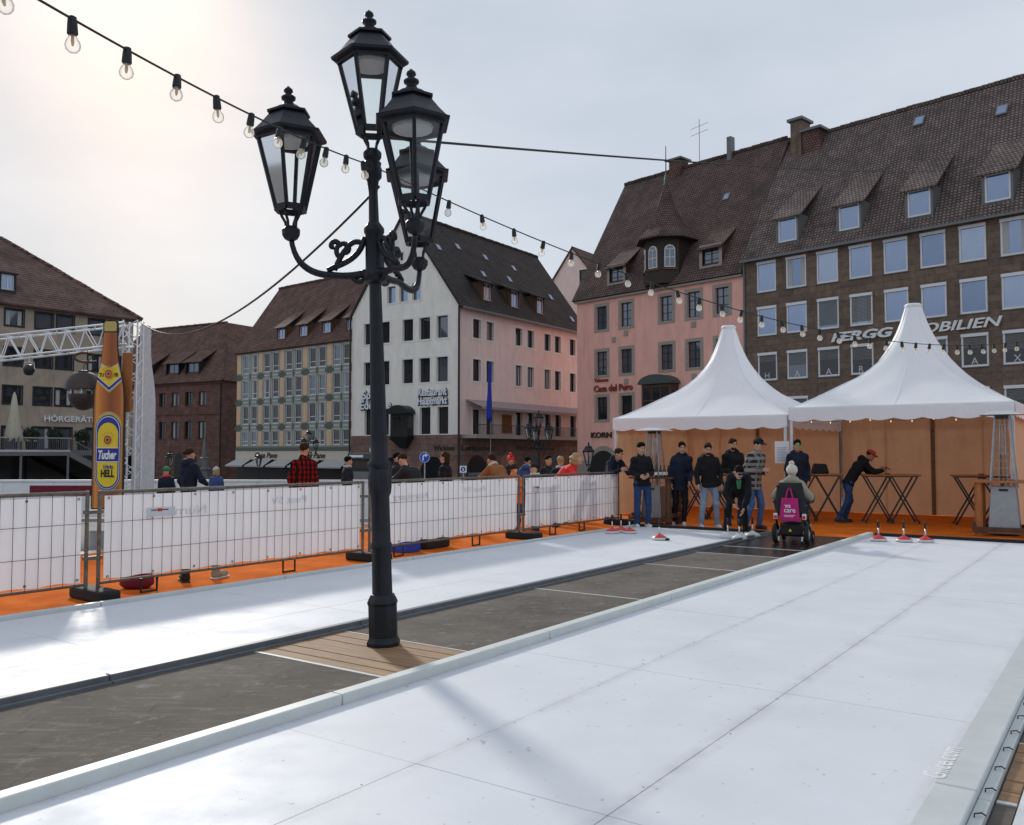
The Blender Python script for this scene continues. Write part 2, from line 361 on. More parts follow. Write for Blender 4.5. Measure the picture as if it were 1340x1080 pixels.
mat('denim_light', (.22, .28, .37), .9, .2, 6, .25, 60, spec=.15)
mat('denim_mid', (.06, .12, .26), .9, .25, 6, .25, 60, spec=.15)
mat('beige_cloth', (.30, .28, .225), .9, .12, 8, .35, 20, spec=.15)
mat('knit', (.62, .58, .50), .95, .12, 30, .6, 90)
mat('shoe_white', (.62, .62, .62), .6, .08)
mat('shoe_dark', (.02, .022, .03), .6, .2)
mat('brown_cloth', (.27, .10, .03), .9, .15, 8, .3, 25)
mat('red_cloth', (.72, .02, .012), .75, .12, 8, .3, 25)
mat('orange_cloth', (.68, .14, .015), .8, .12, 8, .3, 25)
mat('grey_cloth', (.45, .46, .48), .9, .12, 8, .3, 25)
mat('green_cloth', (.03, .17, .07), .8, .15, 8)
mat('blue_cloth', (.03, .07, .2), .8, .15, 8)
mat('lens_green', (.05, .45, .06), .1, 0, metal=.7)
mat('lens_blue', (.05, .08, .7), .1, 0, metal=.7)
mat_plaid('plaid_grey', (.025, .026, .03), (.17, .16, .15), (.30, .285, .26), 9.0, 8.0)
mat_plaid('plaid_red', (.28, .008, .008), (.02, .008, .008), (.012, .008, .008), 11, 11)
overlay('plank', [(3, (1, 1, 1), 0, .55, .68, (.10, .055, .028), .6)])
overlay('carpet', [(1.3, (1, 1, 1), 0, .58, .70, (.42, .09, .012), .5), (14, (1, 1, 1), 0, .66, .72, (.25, .07, .02), .5)])
overlay('lamp_iron', [(22, (1, 1, 1), 0, .66, .70, (.05, .045, .042), .8), (5, (1, 1, .3), 0, .60, .72, (.028, .028, .03), .6)])
overlay('banner', [(2.5, (1, 1, .25), 0, .56, .72, (.66, .66, .69), .5)])
overlay('tent_white', [(2.0, (1, 1, .35), 0, .58, .72, (.70, .72, .75), .5), (9, (1, 1, 1), 0, .68, .73, (.55, .56, .56), .35)])
overlay('tent_tan', [(2.0, (1, 1, .3), 0, .55, .70, (.50, .31, .17), .5)])
# ------------------------------------------------------------------ ground
def ground_z(y):
    xs = [-400, 20, 52, 90, 140, 2500]; zs = [-.16, -.16, -1.25, -2.0, -2.2, -2.2]
    return float(np.interp(y, xs, zs))
mb = MB(); ys = [-400, -60, 0, 20, 30, 40, 52, 70, 90, 140, 300, 900, 2500]; xs = [-2500, -300, -80, -30, 0, 30, 80, 300, 2500]
mb.v = [(x, y, ground_z(y)) for y in ys for x in xs]
mb.f = [(j*len(xs)+i, j*len(xs)+i+1, (j+1)*len(xs)+i+1, (j+1)*len(xs)+i) for j in range(len(ys)-1) for i in range(len(xs)-1)]
mat_brick('setts', (.20, .19, .18), (.13, .125, .12), (.06, .06, .06), .35, .2, .02)
g = mb.build('ground', M['plaza']); tag(g, kind='structure')
# wooden deck under lanes, carpet on it
g = MB().box(-14, 9, -6, 28, -.15, -.008).build('deck', M['board_dark'], loc=(0, 0, 0), rz=ROT); tag(g, kind='structure')
g = MB()
def quadsheet(mb, b0, b1, a0, a1, z): mb.add([(b0, a0, z), (b1, a0, z), (b1, a1, z), (b0, a1, z)], [(0, 1, 2, 3)])
def grid_sheet(b0, b1, a0, a1, z, step, amp, fn):
    mb = MB(); nb = max(2, int((b1-b0)/step)); na = max(2, int((a1-a0)/step))
    for j in range(na+1):
        for i in range(nb+1):
            b = b0+(b1-b0)*i/nb; a = a0+(a1-a0)*j/na; mb.v.append((b, a, z+amp*fn(b, a)))
    mb.f = [(j*(nb+1)+i, j*(nb+1)+i+1, (j+1)*(nb+1)+i+1, (j+1)*(nb+1)+i) for j in range(na) for i in range(nb)]
    return mb
rip = lambda b, a: .5+.5*math.sin(b*3.1+a*1.3)*math.sin(a*2.3-b)
c1 = grid_sheet(-13.5, -8.72, -5.5, 27.5, .0, .5, .006, rip)
c2 = grid_sheet(-8.72, 8.5, 17.0, 27.5, .0, .5, .006, rip); c1.add(c2.v, c2.f)
tag(c1.build('carpet', M['carpet'], rz=ROT, smooth=True), kind='structure')
# ------------------------------------------------------------------ lanes of bolted white plastic panels
def lane(name, b0, b1, cuts_b, cuts_a, mname):
    root = empty(name, rz=ROT, kind='structure')
    MB().box(b0, b1, cuts_a[0], cuts_a[-1], -.006, .003).build('joint_bed', M['lane_joint'], root)
    cache = {}; rnd = random.Random(3)
    for j in range(len(cuts_a)-1):
        for i in range(len(cuts_b)-1):
            x0, x1, y0, y1 = cuts_b[i], cuts_b[i+1], cuts_a[j], cuts_a[j+1]; w, l = x1-x0, y1-y0; key = (round(w, 3), round(l, 3))
            if key not in cache:
                g = .0022; cache[key] = MB().box(-w/2+g, w/2-g, -l/2+g, l/2-g, -.012, 0).mesh('panel')
            o = mesh_obj('panel', cache[key], M[mname], root, loc=((x0+x1)/2, (y0+y1)/2, .0165+rnd.uniform(-.0008, .0008)))
    return root
def seq(a0, step, n): return [a0+step*i for i in range(n)]
aR = [-1.3, 1.06]+seq(3.43, 2.39, 6)+[17.65]
laneR = lane('lane', -4.10, -.80, [-4.10, -3.03, -1.92, -.80], aR, 'lane_white')
aL = [-.9, 1.5, 3.9, 6.3, 8.7, 11.1, 13.5, 15.9, 16.95]
laneL = lane('lane', -8.72, -5.86, [-8.72, -7.75, -6.8, -5.86], aL, 'lane_white')
laneN = lane('lane', -.47, 2.5, [-.47, .65, 1.6, 2.5], [-1, 1.4, 3.8, 6.2, 8.6, 11, 13.4, 15.8, 17.65], 'lane_white')
# screws / scuffs along the joints, one mesh of small heads per lane part
rnd = random.Random(5); mb = MB()
for b in (-3.03, -1.92):
    a = 1.2
    while a < 9:
        q = b+rnd.choice((-.02, .02)); mb.cyl((q, a, .0165), (q, a, .0180), .0055, n=6); a += rnd.uniform(.3, 1.1)
o = mb.build('screw', M['board_dark'], laneR); o['kind'] = 'stuff'
# ------------------------------------------------------------------ walkways between the lanes
def walkway(name, b0, b1, cuts, a_end, wetfrom):
    root = empty(name, rz=ROT, kind='structure')
    for i in range(len(cuts)-1):
        y0, y1, k = cuts[i][0], cuts[i+1][0], cuts[i][1]
        if k == 'wood':
            n = max(1, int(round((y1-y0)/.16))); 
            for j in range(n):
                p0 = y0+(y1-y0)*j/n; p1 = y0+(y1-y0)*(j+1)/n
                MB().box(b0, b1, p0+.004, p1-.004, -.006, .012+.0015*((j*7) % 3)).build('plank', M['plank'], root, bevel=.003, segs=1)
        else:
            MB().box(b0, b1, y0+.02, y1-.02, -.006, .010).build('panel', M['wet_floor' if k == 'wet' else 'rubber_floor'], root)
        MB().box(b0, b1, y0-.016, y0+.016, -.006, .015).build('joint_strip', M['strip'], root)
    return root
walkway('walkway', -5.80, -4.22, [(-1.4, 'd'), (1.6, 'd'), (4.6, 'wood'), (5.57, 'd'), (8.6, 'd'), (11.4, 'd'), (13.2, 'wet'), (14.35, 'wet'), (17.1, 'd')], 17, 12)
walkway('walkway', -.555, -.475, [(-1.4, 'd'), (1.6, 'd'), (4.6, 'wood'), (5.57, 'd'), (8.6, 'd'), (11.4, 'd'), (14.35, 'd'), (17.6, 'd')], 17, 20)
# ------------------------------------------------------------------ edge boards of the lanes, butted end to end
def edge_boards(name, label, b0, b1, h, a0, a1, ln, mname, off=0.0, ledge=None):
    root = empty(name, rz=ROT, label=label, cat='edge board'); a = a0+off; rnd = random.Random(int(abs(b0)*10)); first = a0
    while first < a1-.01:
        nxt = min(first+ln if first > a0 else a, a1)
        MB().box(b0, b1, first+.004, nxt-.004, -.005, h+rnd.uniform(-.0015, 0)).build('board', M[mname], root, bevel=.008)
        if ledge:
            MB().box(ledge[0], ledge[1], first+.003, nxt-.003, -.005, ledge[2]).build('ledge', M[mname], root, bevel=.004)
        first = nxt
    return root
edge_boards('lane_edge', 'pale grey board edge on the left side of the wide front lane', -4.20, -4.10, .085, -1.3, 17.65, 2.4, 'board_white', 2.85)
er = edge_boards('lane_edge', 'pale grey board edge with white lettering at the right of the front lane', -.80, -.62, .08, -1.3, 17.65, 2.4, 'board_pale', 1.0, ledge=(-.618, -.565, .045))
for a in seq(1.2, .34, 30):
    MB().tube([(-.60, a, .045), (-.60, a, .06), (-.575, a+.02, .062), (-.56, a+.03, .05)], .0035, 6).build('hook', M['black_metal'], er)
text('lettering', 'Glice.com', .14, M['white_paint'], er, (-.765, 4.55, .0813), (0, 0, R(90)), .002, .001, width=.52)
edge_boards('lane_edge', 'dark grey edge between the far lane and the black walkway', -5.87, -5.80, .07, -.9, 16.95, 2.4, 'board_dark', 1.9, ledge=(-5.798, -5.76, .03))
edge_boards('lane_edge', 'grey edge along the far lane beside the orange carpet', -8.79, -8.72, .06, -.9, 16.95, 2.4, 'board_pale', 1.1)
mb = MB()
for nm, b0, b1, a, lab in (('end_board', -8.7, -5.88, 16.96, 'low black end board of the far lane before the group of men'), ('end_board', -4.08, 2.4, 17.66, 'low black end board of the front lane before the right tent')):
    o = MB().box(b0, b1, a, a+.09, -.005, .07).build(nm, M['rubber_black'], bevel=.006, rz=ROT); tag(o, lab, 'edge board')
# ------------------------------------------------------------------ buildings
mat_brick('stone_brown', (.205, .145, .108), (.145, .105, .080), (.085, .063, .050), 1.15, .42, .012, bump=.25, noise=.3, nscale=2.5)
mat_brick('stone_red', (.185, .098, .078), (.135, .072, .058), (.075, .042, .034), .8, .4, .012, bump=.3, noise=.3)
mat_brick('stone_base', (.23, .145, .115), (.18, .11, .09), (.10, .065, .055), .9, .45, .012, bump=.3, noise=.25)
mat('stone_trim', (.34, .30, .255), .85, .15, 5, .15, 25)
mat('plaster_pink', (.84, .45, .37), .9, .10, 1.5, .12, 14, stretch=(1, 1, .35), detail=8)
mat('plaster_rose', (.86, .66, .60), .9, .08, 1.5, .12, 14, stretch=(1, 1, .35), detail=8)
mat('plaster_cream', (.87, .83, .76), .9, .08, 1.5, .12, 14, stretch=(1, 1, .35), detail=8)
mat('plaster_beige', (.40, .325, .255), .9, .16, .7, .12, 14)
mat('peach', (.70, .485, .315), .9, .05, 2)
mat('greygreen', (.30, .315, .285), .9, .08, 2)
mat('greygreen_dark', (.115, .135, .118), .9, .1, 2)
mat('shop_cream', (.62, .58, .48), .8, .05)
mat_brick('tile_red', (.235, .128, .100), (.165, .092, .073), (.06, .036, .03), .22, .20, .035, bump=.8, noise=.35, nscale=.9)
mat_brick('tile_dark', (.090, .072, .064), (.060, .050, .046), (.018, .015, .014), .22, .20, .035, bump=.8, noise=.3, nscale=.9)
mat_brick('tile_brown', (.205, .130, .112), (.135, .088, .078), (.052, .035, .031), .24, .21, .04, bump=1.0, noise=.35, nscale=.8)
mat_brick('tile_warm', (.27, .165, .135), (.195, .12, .10), (.07, .045, .038), .22, .20, .035, bump=.8, noise=.4, nscale=.7)
mat_brick('tile_grey', (.265, .195, .175), (.165, .122, .112), (.060, .047, .043), .24, .21, .04, bump=1.0, noise=.3, nscale=.9)
mat('turret_wood', (.035, .020, .014), .7, .3, 4)
mat('copper', (.055, .075, .068), .6, .2, 8)
mat('zinc', (.16, .165, .17), .5, .15, 8)
mat('frame_white', (.76, .76, .77), .5, .03)
mat('frame_dark', (.014, .014, .017), .5, .1)
mat('surround_white', (.80, .78, .74), .8, .04)
mat('frame_grey', (.50, .52, .50), .6, .05)
mat('door_dark', (.018, .015, .014), .6, .2)
mat('awning_cloth', (.42, .42, .42), .9, .05)
mat('awning_stripe', (.34, .27, .27), .9, .1, 3)
mat('curtain', (.45, .45, .44), .95, .12, 12, stretch=(6, 1, .3))
mat('blind', (.16, .155, .15), .6, .1)
for _n, _c in (('plaster_pink', (.52, .26, .21)), ('plaster_rose', (.55, .40, .35)), ('plaster_cream', (.60, .56, .50))):
    overlay(_n, [(1.6, (1.5, 1.5, .14), 0, .54, .70, _c, .42), (.5, (1, 1, 1), 0, .55, .72, _c, .3)])
overlay('plaster_beige', [(1.6, (1.5, 1.5, .14), 0, .52, .70, (.22, .18, .14), .6), (.6, (1, 1, 1), 0, .55, .7, (.46, .31, .21), .5)])
overlay('stone_brown', [(1.2, (1.5, 1.5, .2), 0, .54, .70, (.07, .055, .045), .6), (2.2, (.5, .5, 3), 0, .58, .68, (.24, .16, .115), .6)])
overlay('stone_red', [(1.2, (1.5, 1.5, .2), 0, .54, .70, (.06, .04, .035), .6)])
for _n in ('tile_brown', 'tile_grey', 'tile_red', 'tile_dark', 'tile_warm'):
    overlay(_n, [(.55, (1, 1, 1), 0, .52, .68, (.055, .045, .040), .55), (2.2, (1, 1, .3), 0, .60, .70, (.16, .135, .11), .40)])
def ridge_tiles(root, p0, p1, m, r=.17):
    p0, p1 = Vector(p0), Vector(p1); n = int((p1-p0).length/.38); mb = MB(); rn = random.Random(n)
    for i in range(n):
        a = p0.lerp(p1, i/n); b = p0.lerp(p1, (i+1.12)/n); dz = Vector((0, 0, rn.uniform(-.02, .03))); mb.cyl(a+dz, b+dz, r*1.08, r*.92, 7)
    o = mb.build('ridge_tiles', M[m], root); o['kind'] = 'stuff'
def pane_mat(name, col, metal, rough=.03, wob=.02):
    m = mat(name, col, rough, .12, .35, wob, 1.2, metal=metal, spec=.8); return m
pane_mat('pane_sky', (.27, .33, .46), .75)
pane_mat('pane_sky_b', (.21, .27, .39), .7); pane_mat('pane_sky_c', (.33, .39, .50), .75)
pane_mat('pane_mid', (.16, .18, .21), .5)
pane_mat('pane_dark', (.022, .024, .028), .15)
def wall_mesh(name, s0, s1, z0, z1, openings, depth, gable=None, T=None):
    """rectangular wall with real openings and reveals; gable=(apex_s, apex_z) adds a gable above z1"""
    zt = gable[1] if gable else z1
    S = sorted({s0, s1} | {v for o in openings for v in o[:2]}); Z = sorted({z0, zt} | {v for o in openings for v in o[2:4]})
    bm = bmesh.new(); vv = {}
    def vert(s, y, z):
        k = (round(s, 4), round(y, 4), round(z, 4))
        if k not in vv: vv[k] = bm.verts.new((s, y, z))
        return vv[k]
    for i in range(len(S)-1):
        for j in range(len(Z)-1):
            cs, cz = (S[i]+S[i+1])/2, (Z[j]+Z[j+1])/2
            if any(o[0] < cs < o[1] and o[2] < cz < o[3] for o in openings): continue
            bm.faces.new([vert(S[i], 0, Z[j]), vert(S[i+1], 0, Z[j]), vert(S[i+1], 0, Z[j+1]), vert(S[i], 0, Z[j+1])])
    for o in openings:
        a, b, c, d = o[:4]
        for p, q in (((a, c), (a, d)), ((a, d), (b, d)), ((b, d), (b, c)), ((b, c), (a, c))):
            bm.faces.new([bm.verts.new((p[0], 0, p[1])), bm.verts.new((q[0], 0, q[1])), bm.verts.new((q[0], depth, q[1])), bm.verts.new((p[0], depth, p[1]))])
    if gable:
        for e in (s0, s1):
            d = Vector((gable[0]-e, 0, gable[1]-z1)); nrm = Vector((-d.z, 0, d.x))
            if (Vector((gable[0], 0, z1))-Vector((e, 0, z1))).dot(nrm) > 0: nrm = -nrm
            bmesh.ops.bisect_plane(bm, geom=bm.verts[:]+bm.edges[:]+bm.faces[:], plane_co=(e, 0, z1), plane_no=nrm, clear_outer=True)
    me = bpy.data.meshes.new(name); bm.to_mesh(me); bm.free()
    if T:
        for v in me.vertices: v.co = T(v.co)
    return me
_wc = {}
def window_parts(style, w, h):
    """mesh set of a window, origin at centre bottom of the opening, wall face y=0, opening runs to +y"""
    key = (style, round(w, 2), round(h, 2))
    if key in _wc: return _wc[key]
    st = dict(F=dict(fr=.12, y=.05, mull=(1, 1), fm='frame_white'), E=dict(fr=.07, y=.14, mull=(2, 3), fm='frame_dark', sur=.26, sm='stone_trim'),
              D=dict(fr=.07, y=.22, mull=(1, 1), fm='frame_dark', sur=.16, sm='surround_white'), C=dict(fr=.10, y=.08, mull=(1, 'low'), fm='frame_white', sur=.09, sm='frame_grey'),
              B=dict(fr=.08, y=.25, mull=(2, 1), fm='frame_dark'), A=dict(fr=.10, y=.10, mull=(1, 1), fm='frame_dark', sur=.09, sm='frame_dark'),
              G=dict(fr=.07, y=.10, mull=(2, 1), fm='frame_white'))[style]
    fr, y = st['fr'], st['y']; f = MB(); g = .003
    f.box(-w/2+g, -w/2+fr, y, y+.07, g, h-g).box(w/2-fr, w/2-g, y, y+.07, g, h-g).box(-w/2+fr, w/2-fr, y, y+.07, g, fr).box(-w/2+fr, w/2-fr, y, y+.07, h-fr, h-g)
    nx, nz = st['mull']
    for i in range(1, nx): x = -w/2+w*i/nx; f.box(x-.035, x+.035, y+.005, y+.06, fr, h-fr)
    if nz == 'low': f.box(-w/2+fr, w/2-fr, y+.005, y+.06, h*.27, h*.27+.07)
    elif nz > 1:
        for j in range(1, nz):
            z = h*j/nz; f.box(-w/2+fr, w/2-fr, y+.01, y+.05, z-.02, z+.02)
    if style == 'F': f.box(-w/2, w/2, -.02, y, h-.14, h+.05)
    p = MB().add([(-w/2+g, y+.045, g), (w/2-g, y+.045, g), (w/2-g, y+.045, h-g), (-w/2+g, y+.045, h-g)], [(0, 1, 2, 3)])
    sl = MB().box(-w/2-.06, w/2+.06, -.06, y, -.05, -.003)
    su = None
    if 'sur' in st:
        q = st['sur']; su = MB().box(-w/2-q, -w/2, -.035, .02, -q*.8, h+q).box(w/2, w/2+q, -.035, .02, -q*.8, h+q).box(-w/2, w/2, -.035, .02, h, h+q).box(-w/2, w/2, -.035, .02, -q*.8, 0)
        sl = None
    _wc[key] = (f.mesh('frame'), p.mesh('pane'), sl.mesh('sill') if sl else None, su.mesh('surround') if su else None, st); return _wc[key]
def window(root, style, x, z, w, h, pane='pane_mid', rz=0.0, y=0.0, xy=None, blind=None, curtain=False, name='window'):
    fm, pm, sm, um, st = window_parts(style, w, h)
    loc = (x, y, z) if xy is None else (xy[0], xy[1], z)
    o = mesh_obj(name, fm, M[st['fm']], root, loc=loc, rz=rz)
    pc = pm
    p = bpy.data.objects.new('pane', pc.copy()); p.data.materials.clear(); p.data.materials.append(M[pane]); link(p, o)
    if sm: mesh_obj('sill', sm, M['zinc' if style != 'B' else 'stone_red'], o)
    if um: mesh_obj('surround', um, M[st['sm']], o)
    if blind:
        b = MB(); n = int(blind/.09)
        for i in range(n): b.box(-w/2+.1, w/2-.1, st['y']+.012, st['y']+.04, h-.1-.09*i-.075, h-.1-.09*i-.01)
        b.build('blind', M['blind'], o)['kind'] = 'stuff'
    if curtain:
        MB().box(-w/2+.1, -w/2+w*.30, st['y']+.03, st['y']+.044, .1, h-.1).build('curtain', M['curtain'], o)
        MB().box(w/2-w*.28, w/2-.1, st['y']+.03, st['y']+.044, .1, h-.1).build('curtain', M['curtain'], o)
    return o
def roof_poly(pts_list, th=.12):
    """sheets of roof with thickness"""
    mb = MB()
    for pts in pts_list:
        P = [Vector(p) for p in pts]; n = (P[1]-P[0]).cross(P[2]-P[0]).normalized()
        if n.z < 0: P.reverse(); n = -n
        k = len(P); vs = P+[p-n*th for p in P]
        mb.add(vs, [tuple(range(k)), tuple(range(2*k-1, k-1, -1))]+[(i, k+i, k+(i+1) % k, (i+1) % k) for i in range(k)])
    return mb
def dormer(root, xc, zb, w, h, yf, slope, e_z, rise, roofm, cheek, style='F', pane='pane_sky', over=.22, drop=.35):
    """shed dormer on a roof that climbs with given slope (dz/dy) from z=e_z at y=0; front window at y=yf"""
    d = empty('dormer', (xc, 0, 0), 0, root)
    hw = w/2+.14; zt = zb+h+.12
    yb = (zt+rise*0-e_z)/slope
    # cheeks
    ybot = (zb-.2-e_z)/slope
    for sx in (-1, 1):
        MB().prism([(0, 0)]*0 or [(0, 0), (0, 1), (1, 1)], 0, 1) if False else None
        x0, x1 = (hw-.06, hw) if sx > 0 else (-hw, -hw+.06)
        m = MB(); poly = [(yf, zb-.25), (yf, zt), ((zt-e_z)/slope+.3, zt), (max(yf+.02, (zb-.25-e_z)/slope), zb-.25)]
        n = len(poly); m.add([(x0, p[0], p[1]) for p in poly]+[(x1, p[0], p[1]) for p in poly], [tuple(range(n)), tuple(range(2*n-1, n-1, -1))]+[(i, n+i, n+(i+1) % n, (i+1) % n) for i in range(n)])
        m.build('cheek', M[cheek], d)
    # back plate under window and window itself
    MB().box(-hw+.06, hw-.06, yf+.02, yf+.1, zb-.25, zb).box(-hw+.06, -w/2, yf+.02, yf+.1, zb, zt).box(w/2, hw-.06, yf+.02, yf+.1, zb, zt).box(-w/2, w/2, yf+.02, yf+.1, zb+h, zt).build('front', M[cheek], d)
    wo = window(d, style, 0, zb, w, h, pane, y=yf+.03)
    # shed roof: from front eave rises gently back into the main roof
    zf = zt+.02; s2 = rise; yend = (zf+.05-e_z - 0) / (slope-s2) if slope > s2 else yf+2
    yend = (zf - s2*yf - e_z)/(slope-s2)
    pts = [(-hw-over, yf-drop, zf-s2*drop), (hw+over, yf-drop, zf-s2*drop), (hw+over*.6, yend, zf+s2*(yend-yf)), (-hw-over*.6, yend, zf+s2*(yend-yf))]
    roof_poly([pts], .10).build('dormer_roof', M[roofm], d)
    return d
def place(P, dr): return (P[0], P[1], 0.0), math.atan2(dr[1], dr[0])
BASE = -3.0
# ---------- F: long brown stone office building on the right
loc, rz = place((16.974, 64.0), (.6812, -.7321))
F = empty('office_building', loc, rz, label='long brown stone office building with steep tiled roof behind the right tent', cat='building')
ops = []; XF = [1.88+2.318*i for i in range(11)]; ZF = [(13.1, 15.28), (9.95, 12.02), (6.72, 8.68), (3.35, 5.45)]
for x in XF:
    for z0, z1 in ZF: ops.append((x-.78, x+.78, z0, z1))
mesh_obj('wall', wall_mesh('wall', .0, 27, BASE, 15.6, ops, .3), M['stone_brown'], F)
MB().box(.0, 27, .35, 13.9, BASE, 15.55).build('inner_block', M['frame_dark'], F)
zr = 26.2; yr = 7.0; sl = (zr-15.62)/(yr+.35)
roof_poly([[(0, -.35, 15.62), (27.3, -.35, 15.62), (27.3, yr, zr), (0, yr, zr)], [(0, yr, zr), (27.3, yr, zr), (27.3, 14.4, 15.6), (0, 14.4, 15.6)]], .2).build('roof', M['tile_grey'], F)
MB().box(.0, 27, -.5, -.36, 15.40, 15.56).build('gutter', M['zinc'], F)
ridge_tiles(F, (0, yr, zr+.02), (27.3, yr, zr+.02), 'tile_grey')
letters = {0: 'H', 1: 'A', 2: 'A', 3: 'R', 6: 'A', 7: 'X'}
for i, x in enumerate(XF):
    for j, (z0, z1) in enumerate(ZF):
        bl = None
        if j == 1 and i in (2, 3): bl = 1.75
        if j == 2: bl = (.55, .9, .8, .95, .9, .9, .8, 1.0, 1, 1, 1)[i]
        if j == 3: bl = .8
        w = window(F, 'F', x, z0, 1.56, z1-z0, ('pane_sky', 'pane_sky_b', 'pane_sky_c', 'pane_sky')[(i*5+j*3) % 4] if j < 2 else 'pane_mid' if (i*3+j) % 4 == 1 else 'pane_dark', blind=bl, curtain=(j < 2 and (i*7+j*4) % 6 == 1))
        if j == 2 and i in letters:
            text('letter', letters[i], .6, M['grey_plastic'], w, (-.24, .088, .15), (R(90), 0, 0), .005)
eF = 15.62+sl*.35
for x in (3.48, 8.02, 12.62, 17.2, 21.8): dormer(F, x, 16.5, 1.45, 1.75, .15, sl, eF, .80, 'tile_grey', 'zinc', 'F', over=.30, drop=.25)
mb = MB()
for i in range(40): mb.box(.4+i*.66, .46+i*.66, .38, .55, 15.62+sl*.75, 15.62+sl*.75+.16)
mb.build('snow_guard', M['zinc'], F)['kind'] = 'stuff'
for x, y in ((10.5, 5.9), (16, 5.2)):
    z = 15.62+sl*(y+.35); o = MB().box(-.35, .35, -.05, .05, -.45, .45).build('skylight', M['zinc'], F, loc=(x, y-.1, z+.05), rot=(R(-33), 0, 0))
    MB().box(-.27, .27, -.065, -.052, -.36, .36).build('pane', M['pane_sky'], o)
ch = MB().box(.7, 1.6, 5.8, 7.2, 23, 27.3).build('chimney', M['stone_brown'], F); MB().box(.5, 1.8, 5.6, 7.4, 27.3, 27.5).build('chimney_cap', M['zinc'], ch)
ch = MB().box(1.7, 3.1, 5.8, 7.2, 23, 26.2).build('chimney', M['tile_red'], F); MB().box(1.55, 3.3, 5.6, 7.4, 26.2, 26.4).build('chimney_cap', M['zinc'], ch)
text('lettering', 'FERGG', .82, M['white_paint'], F, (6.8, -.12, 9.03), (R(90), 0, 0), .12, .03, .25, width=4.2)
text('lettering', 'IMOBILIEN', .82, M['white_paint'], F, (11.5, -.12, 9.03), (R(90), 0, 0), .12, .015, .25, width=5.9)
MB().cyl((.12, -.1, BASE), (.12, -.1, 15.4), .07, n=8).build('drainpipe', M['zinc'], F)
# ---------- E: salmon pink house with turret dormer
E = empty('town_house', loc, rz, label='salmon pink town house with turret dormer left of the brown office building', cat='building')
XE = [-13.75, -11.08, -6.98, -4.38, -1.82]; ZE = [(11.98, 13.95), (8.12, 10.1), (4.35, 6.25)]; ops = []; wl = []
for x in XE:
    for j, (z0, z1) in enumerate(ZE):
        if j == 2 and x in (-6.98,): continue
        wl.append((x, z0, z1)); ops.append((x-.58, x+.58, z0, z1))
mesh_obj('wall', wall_mesh('wall', -16.6, -.03, .9, 14.5, ops, .3), M['plaster_pink'], E)
MB().box(-16.62, -.03, -.03, .3, BASE, .9).build('plinth', M['stone_trim'], E)
MB().box(-16.55, -.05, .35, 13.9, BASE, 14.4).build('inner_block', M['plaster_pink'], E)
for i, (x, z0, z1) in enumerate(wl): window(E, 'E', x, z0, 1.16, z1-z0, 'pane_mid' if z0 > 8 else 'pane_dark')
MB().box(-16.75, -.03, -.22, .0, 14.5, 14.72).build('cornice', M['stone_trim'], E)
zrE = 26.6; yE = 7.0; slE = (zrE-14.74)/(yE+.35)
roof_poly([[(-16.9, -.35, 14.74), (-.01, -.35, 14.74), (-.01, yE, zrE), (-16.9, yE, zrE)], [(-16.9, yE, zrE), (-.01, yE, zrE), (-.01, 14.4, 14.74), (-16.9, 14.4, 14.74)]], .2).build('roof', M['tile_brown'], E)
gm = MB().add([(-16.58, 0.05, 14.3), (-16.58, 13.9, 14.3), (-16.58, yE, zrE-.25)], [(0, 1, 2)]); gm.build('gable', M['plaster_pink'], E)
ridge_tiles(E, (-16.9, yE, zrE+.02), (-.3, yE, zrE+.02), 'tile_brown')
eE = 14.74+slE*.35
for x, w in ((-12.35, 1.5), (-3.0, 1.5)): dormer(E, x, 15.85, w, 1.35, .25, slE, eE, .8, 'tile_brown', 'wood_dark', 'E', 'pane_mid', over=.25, drop=.3)
# turret
tx, ty = -7.6, .9
t = empty('turret', (tx, ty, 0), 0, E)
MB().lathe([(1.9, 14.9), (1.9, 18.55)], 8, ph=R(22.5)).build('turret_wall', M['turret_wood'], t)
MB().lathe([(2.55, 18.45), (2.5, 18.62), (1.8, 19.35), (1.25, 20.3), (.75, 21.4), (.35, 22.6), (.06, 23.6)], 8, ph=R(22.5)).build('turret_roof', M['tile_brown'], t)
MB().lathe([(.20, 22.9), (.16, 23.6), (.05, 24.2), (.03, 26.4)], 8).lathe([(.02, 25.0), (.12, 25.15), (.02, 25.3)], 8).build('spire', M['copper'], t)
for ang in (-22.5*2, -90+90*0-0, ):
    pass
for k, a in enumerate((-112.5, -67.5)):
    ax = 1.62
for k, ang in enumerate((-90-45+22.5*0, -90, -45)):
    a = R(ang); cx_, cy_ = math.cos(a)*1.775, math.sin(a)*1.775
    arch = [(-.42, 16.15), (.42, 16.15), (.42, 17.5)]+[(.42*math.cos(q), 17.5+.42*math.sin(q)) for q in (R(30), R(60), R(90), R(120), R(150))]+[(-.42, 17.5)]
    o = MB().prism(arch, -.03, .02).build('window', M['frame_white'], t, loc=(cx_, cy_, 0), rz=a+R(90))
    for sx in (-1, 1):
        for z0, z1 in ((16.22, 16.9), (16.96, 17.55)):
            MB().box(min(sx*.03, sx*.36), max(sx*.03, sx*.36), -.045, -.032, z0, z1).build('pane', M['pane_mid'], o)
    MB().prism([(-.3, 17.6), (.3, 17.6), (.18, 17.82), (-.18, 17.82)], -.045, -.032).build('pane', M['pane_mid'], o)
    MB().box(-.6, .6, -.06, .0, 15.95, 16.12).build('sill', M['wood_dark'], o)
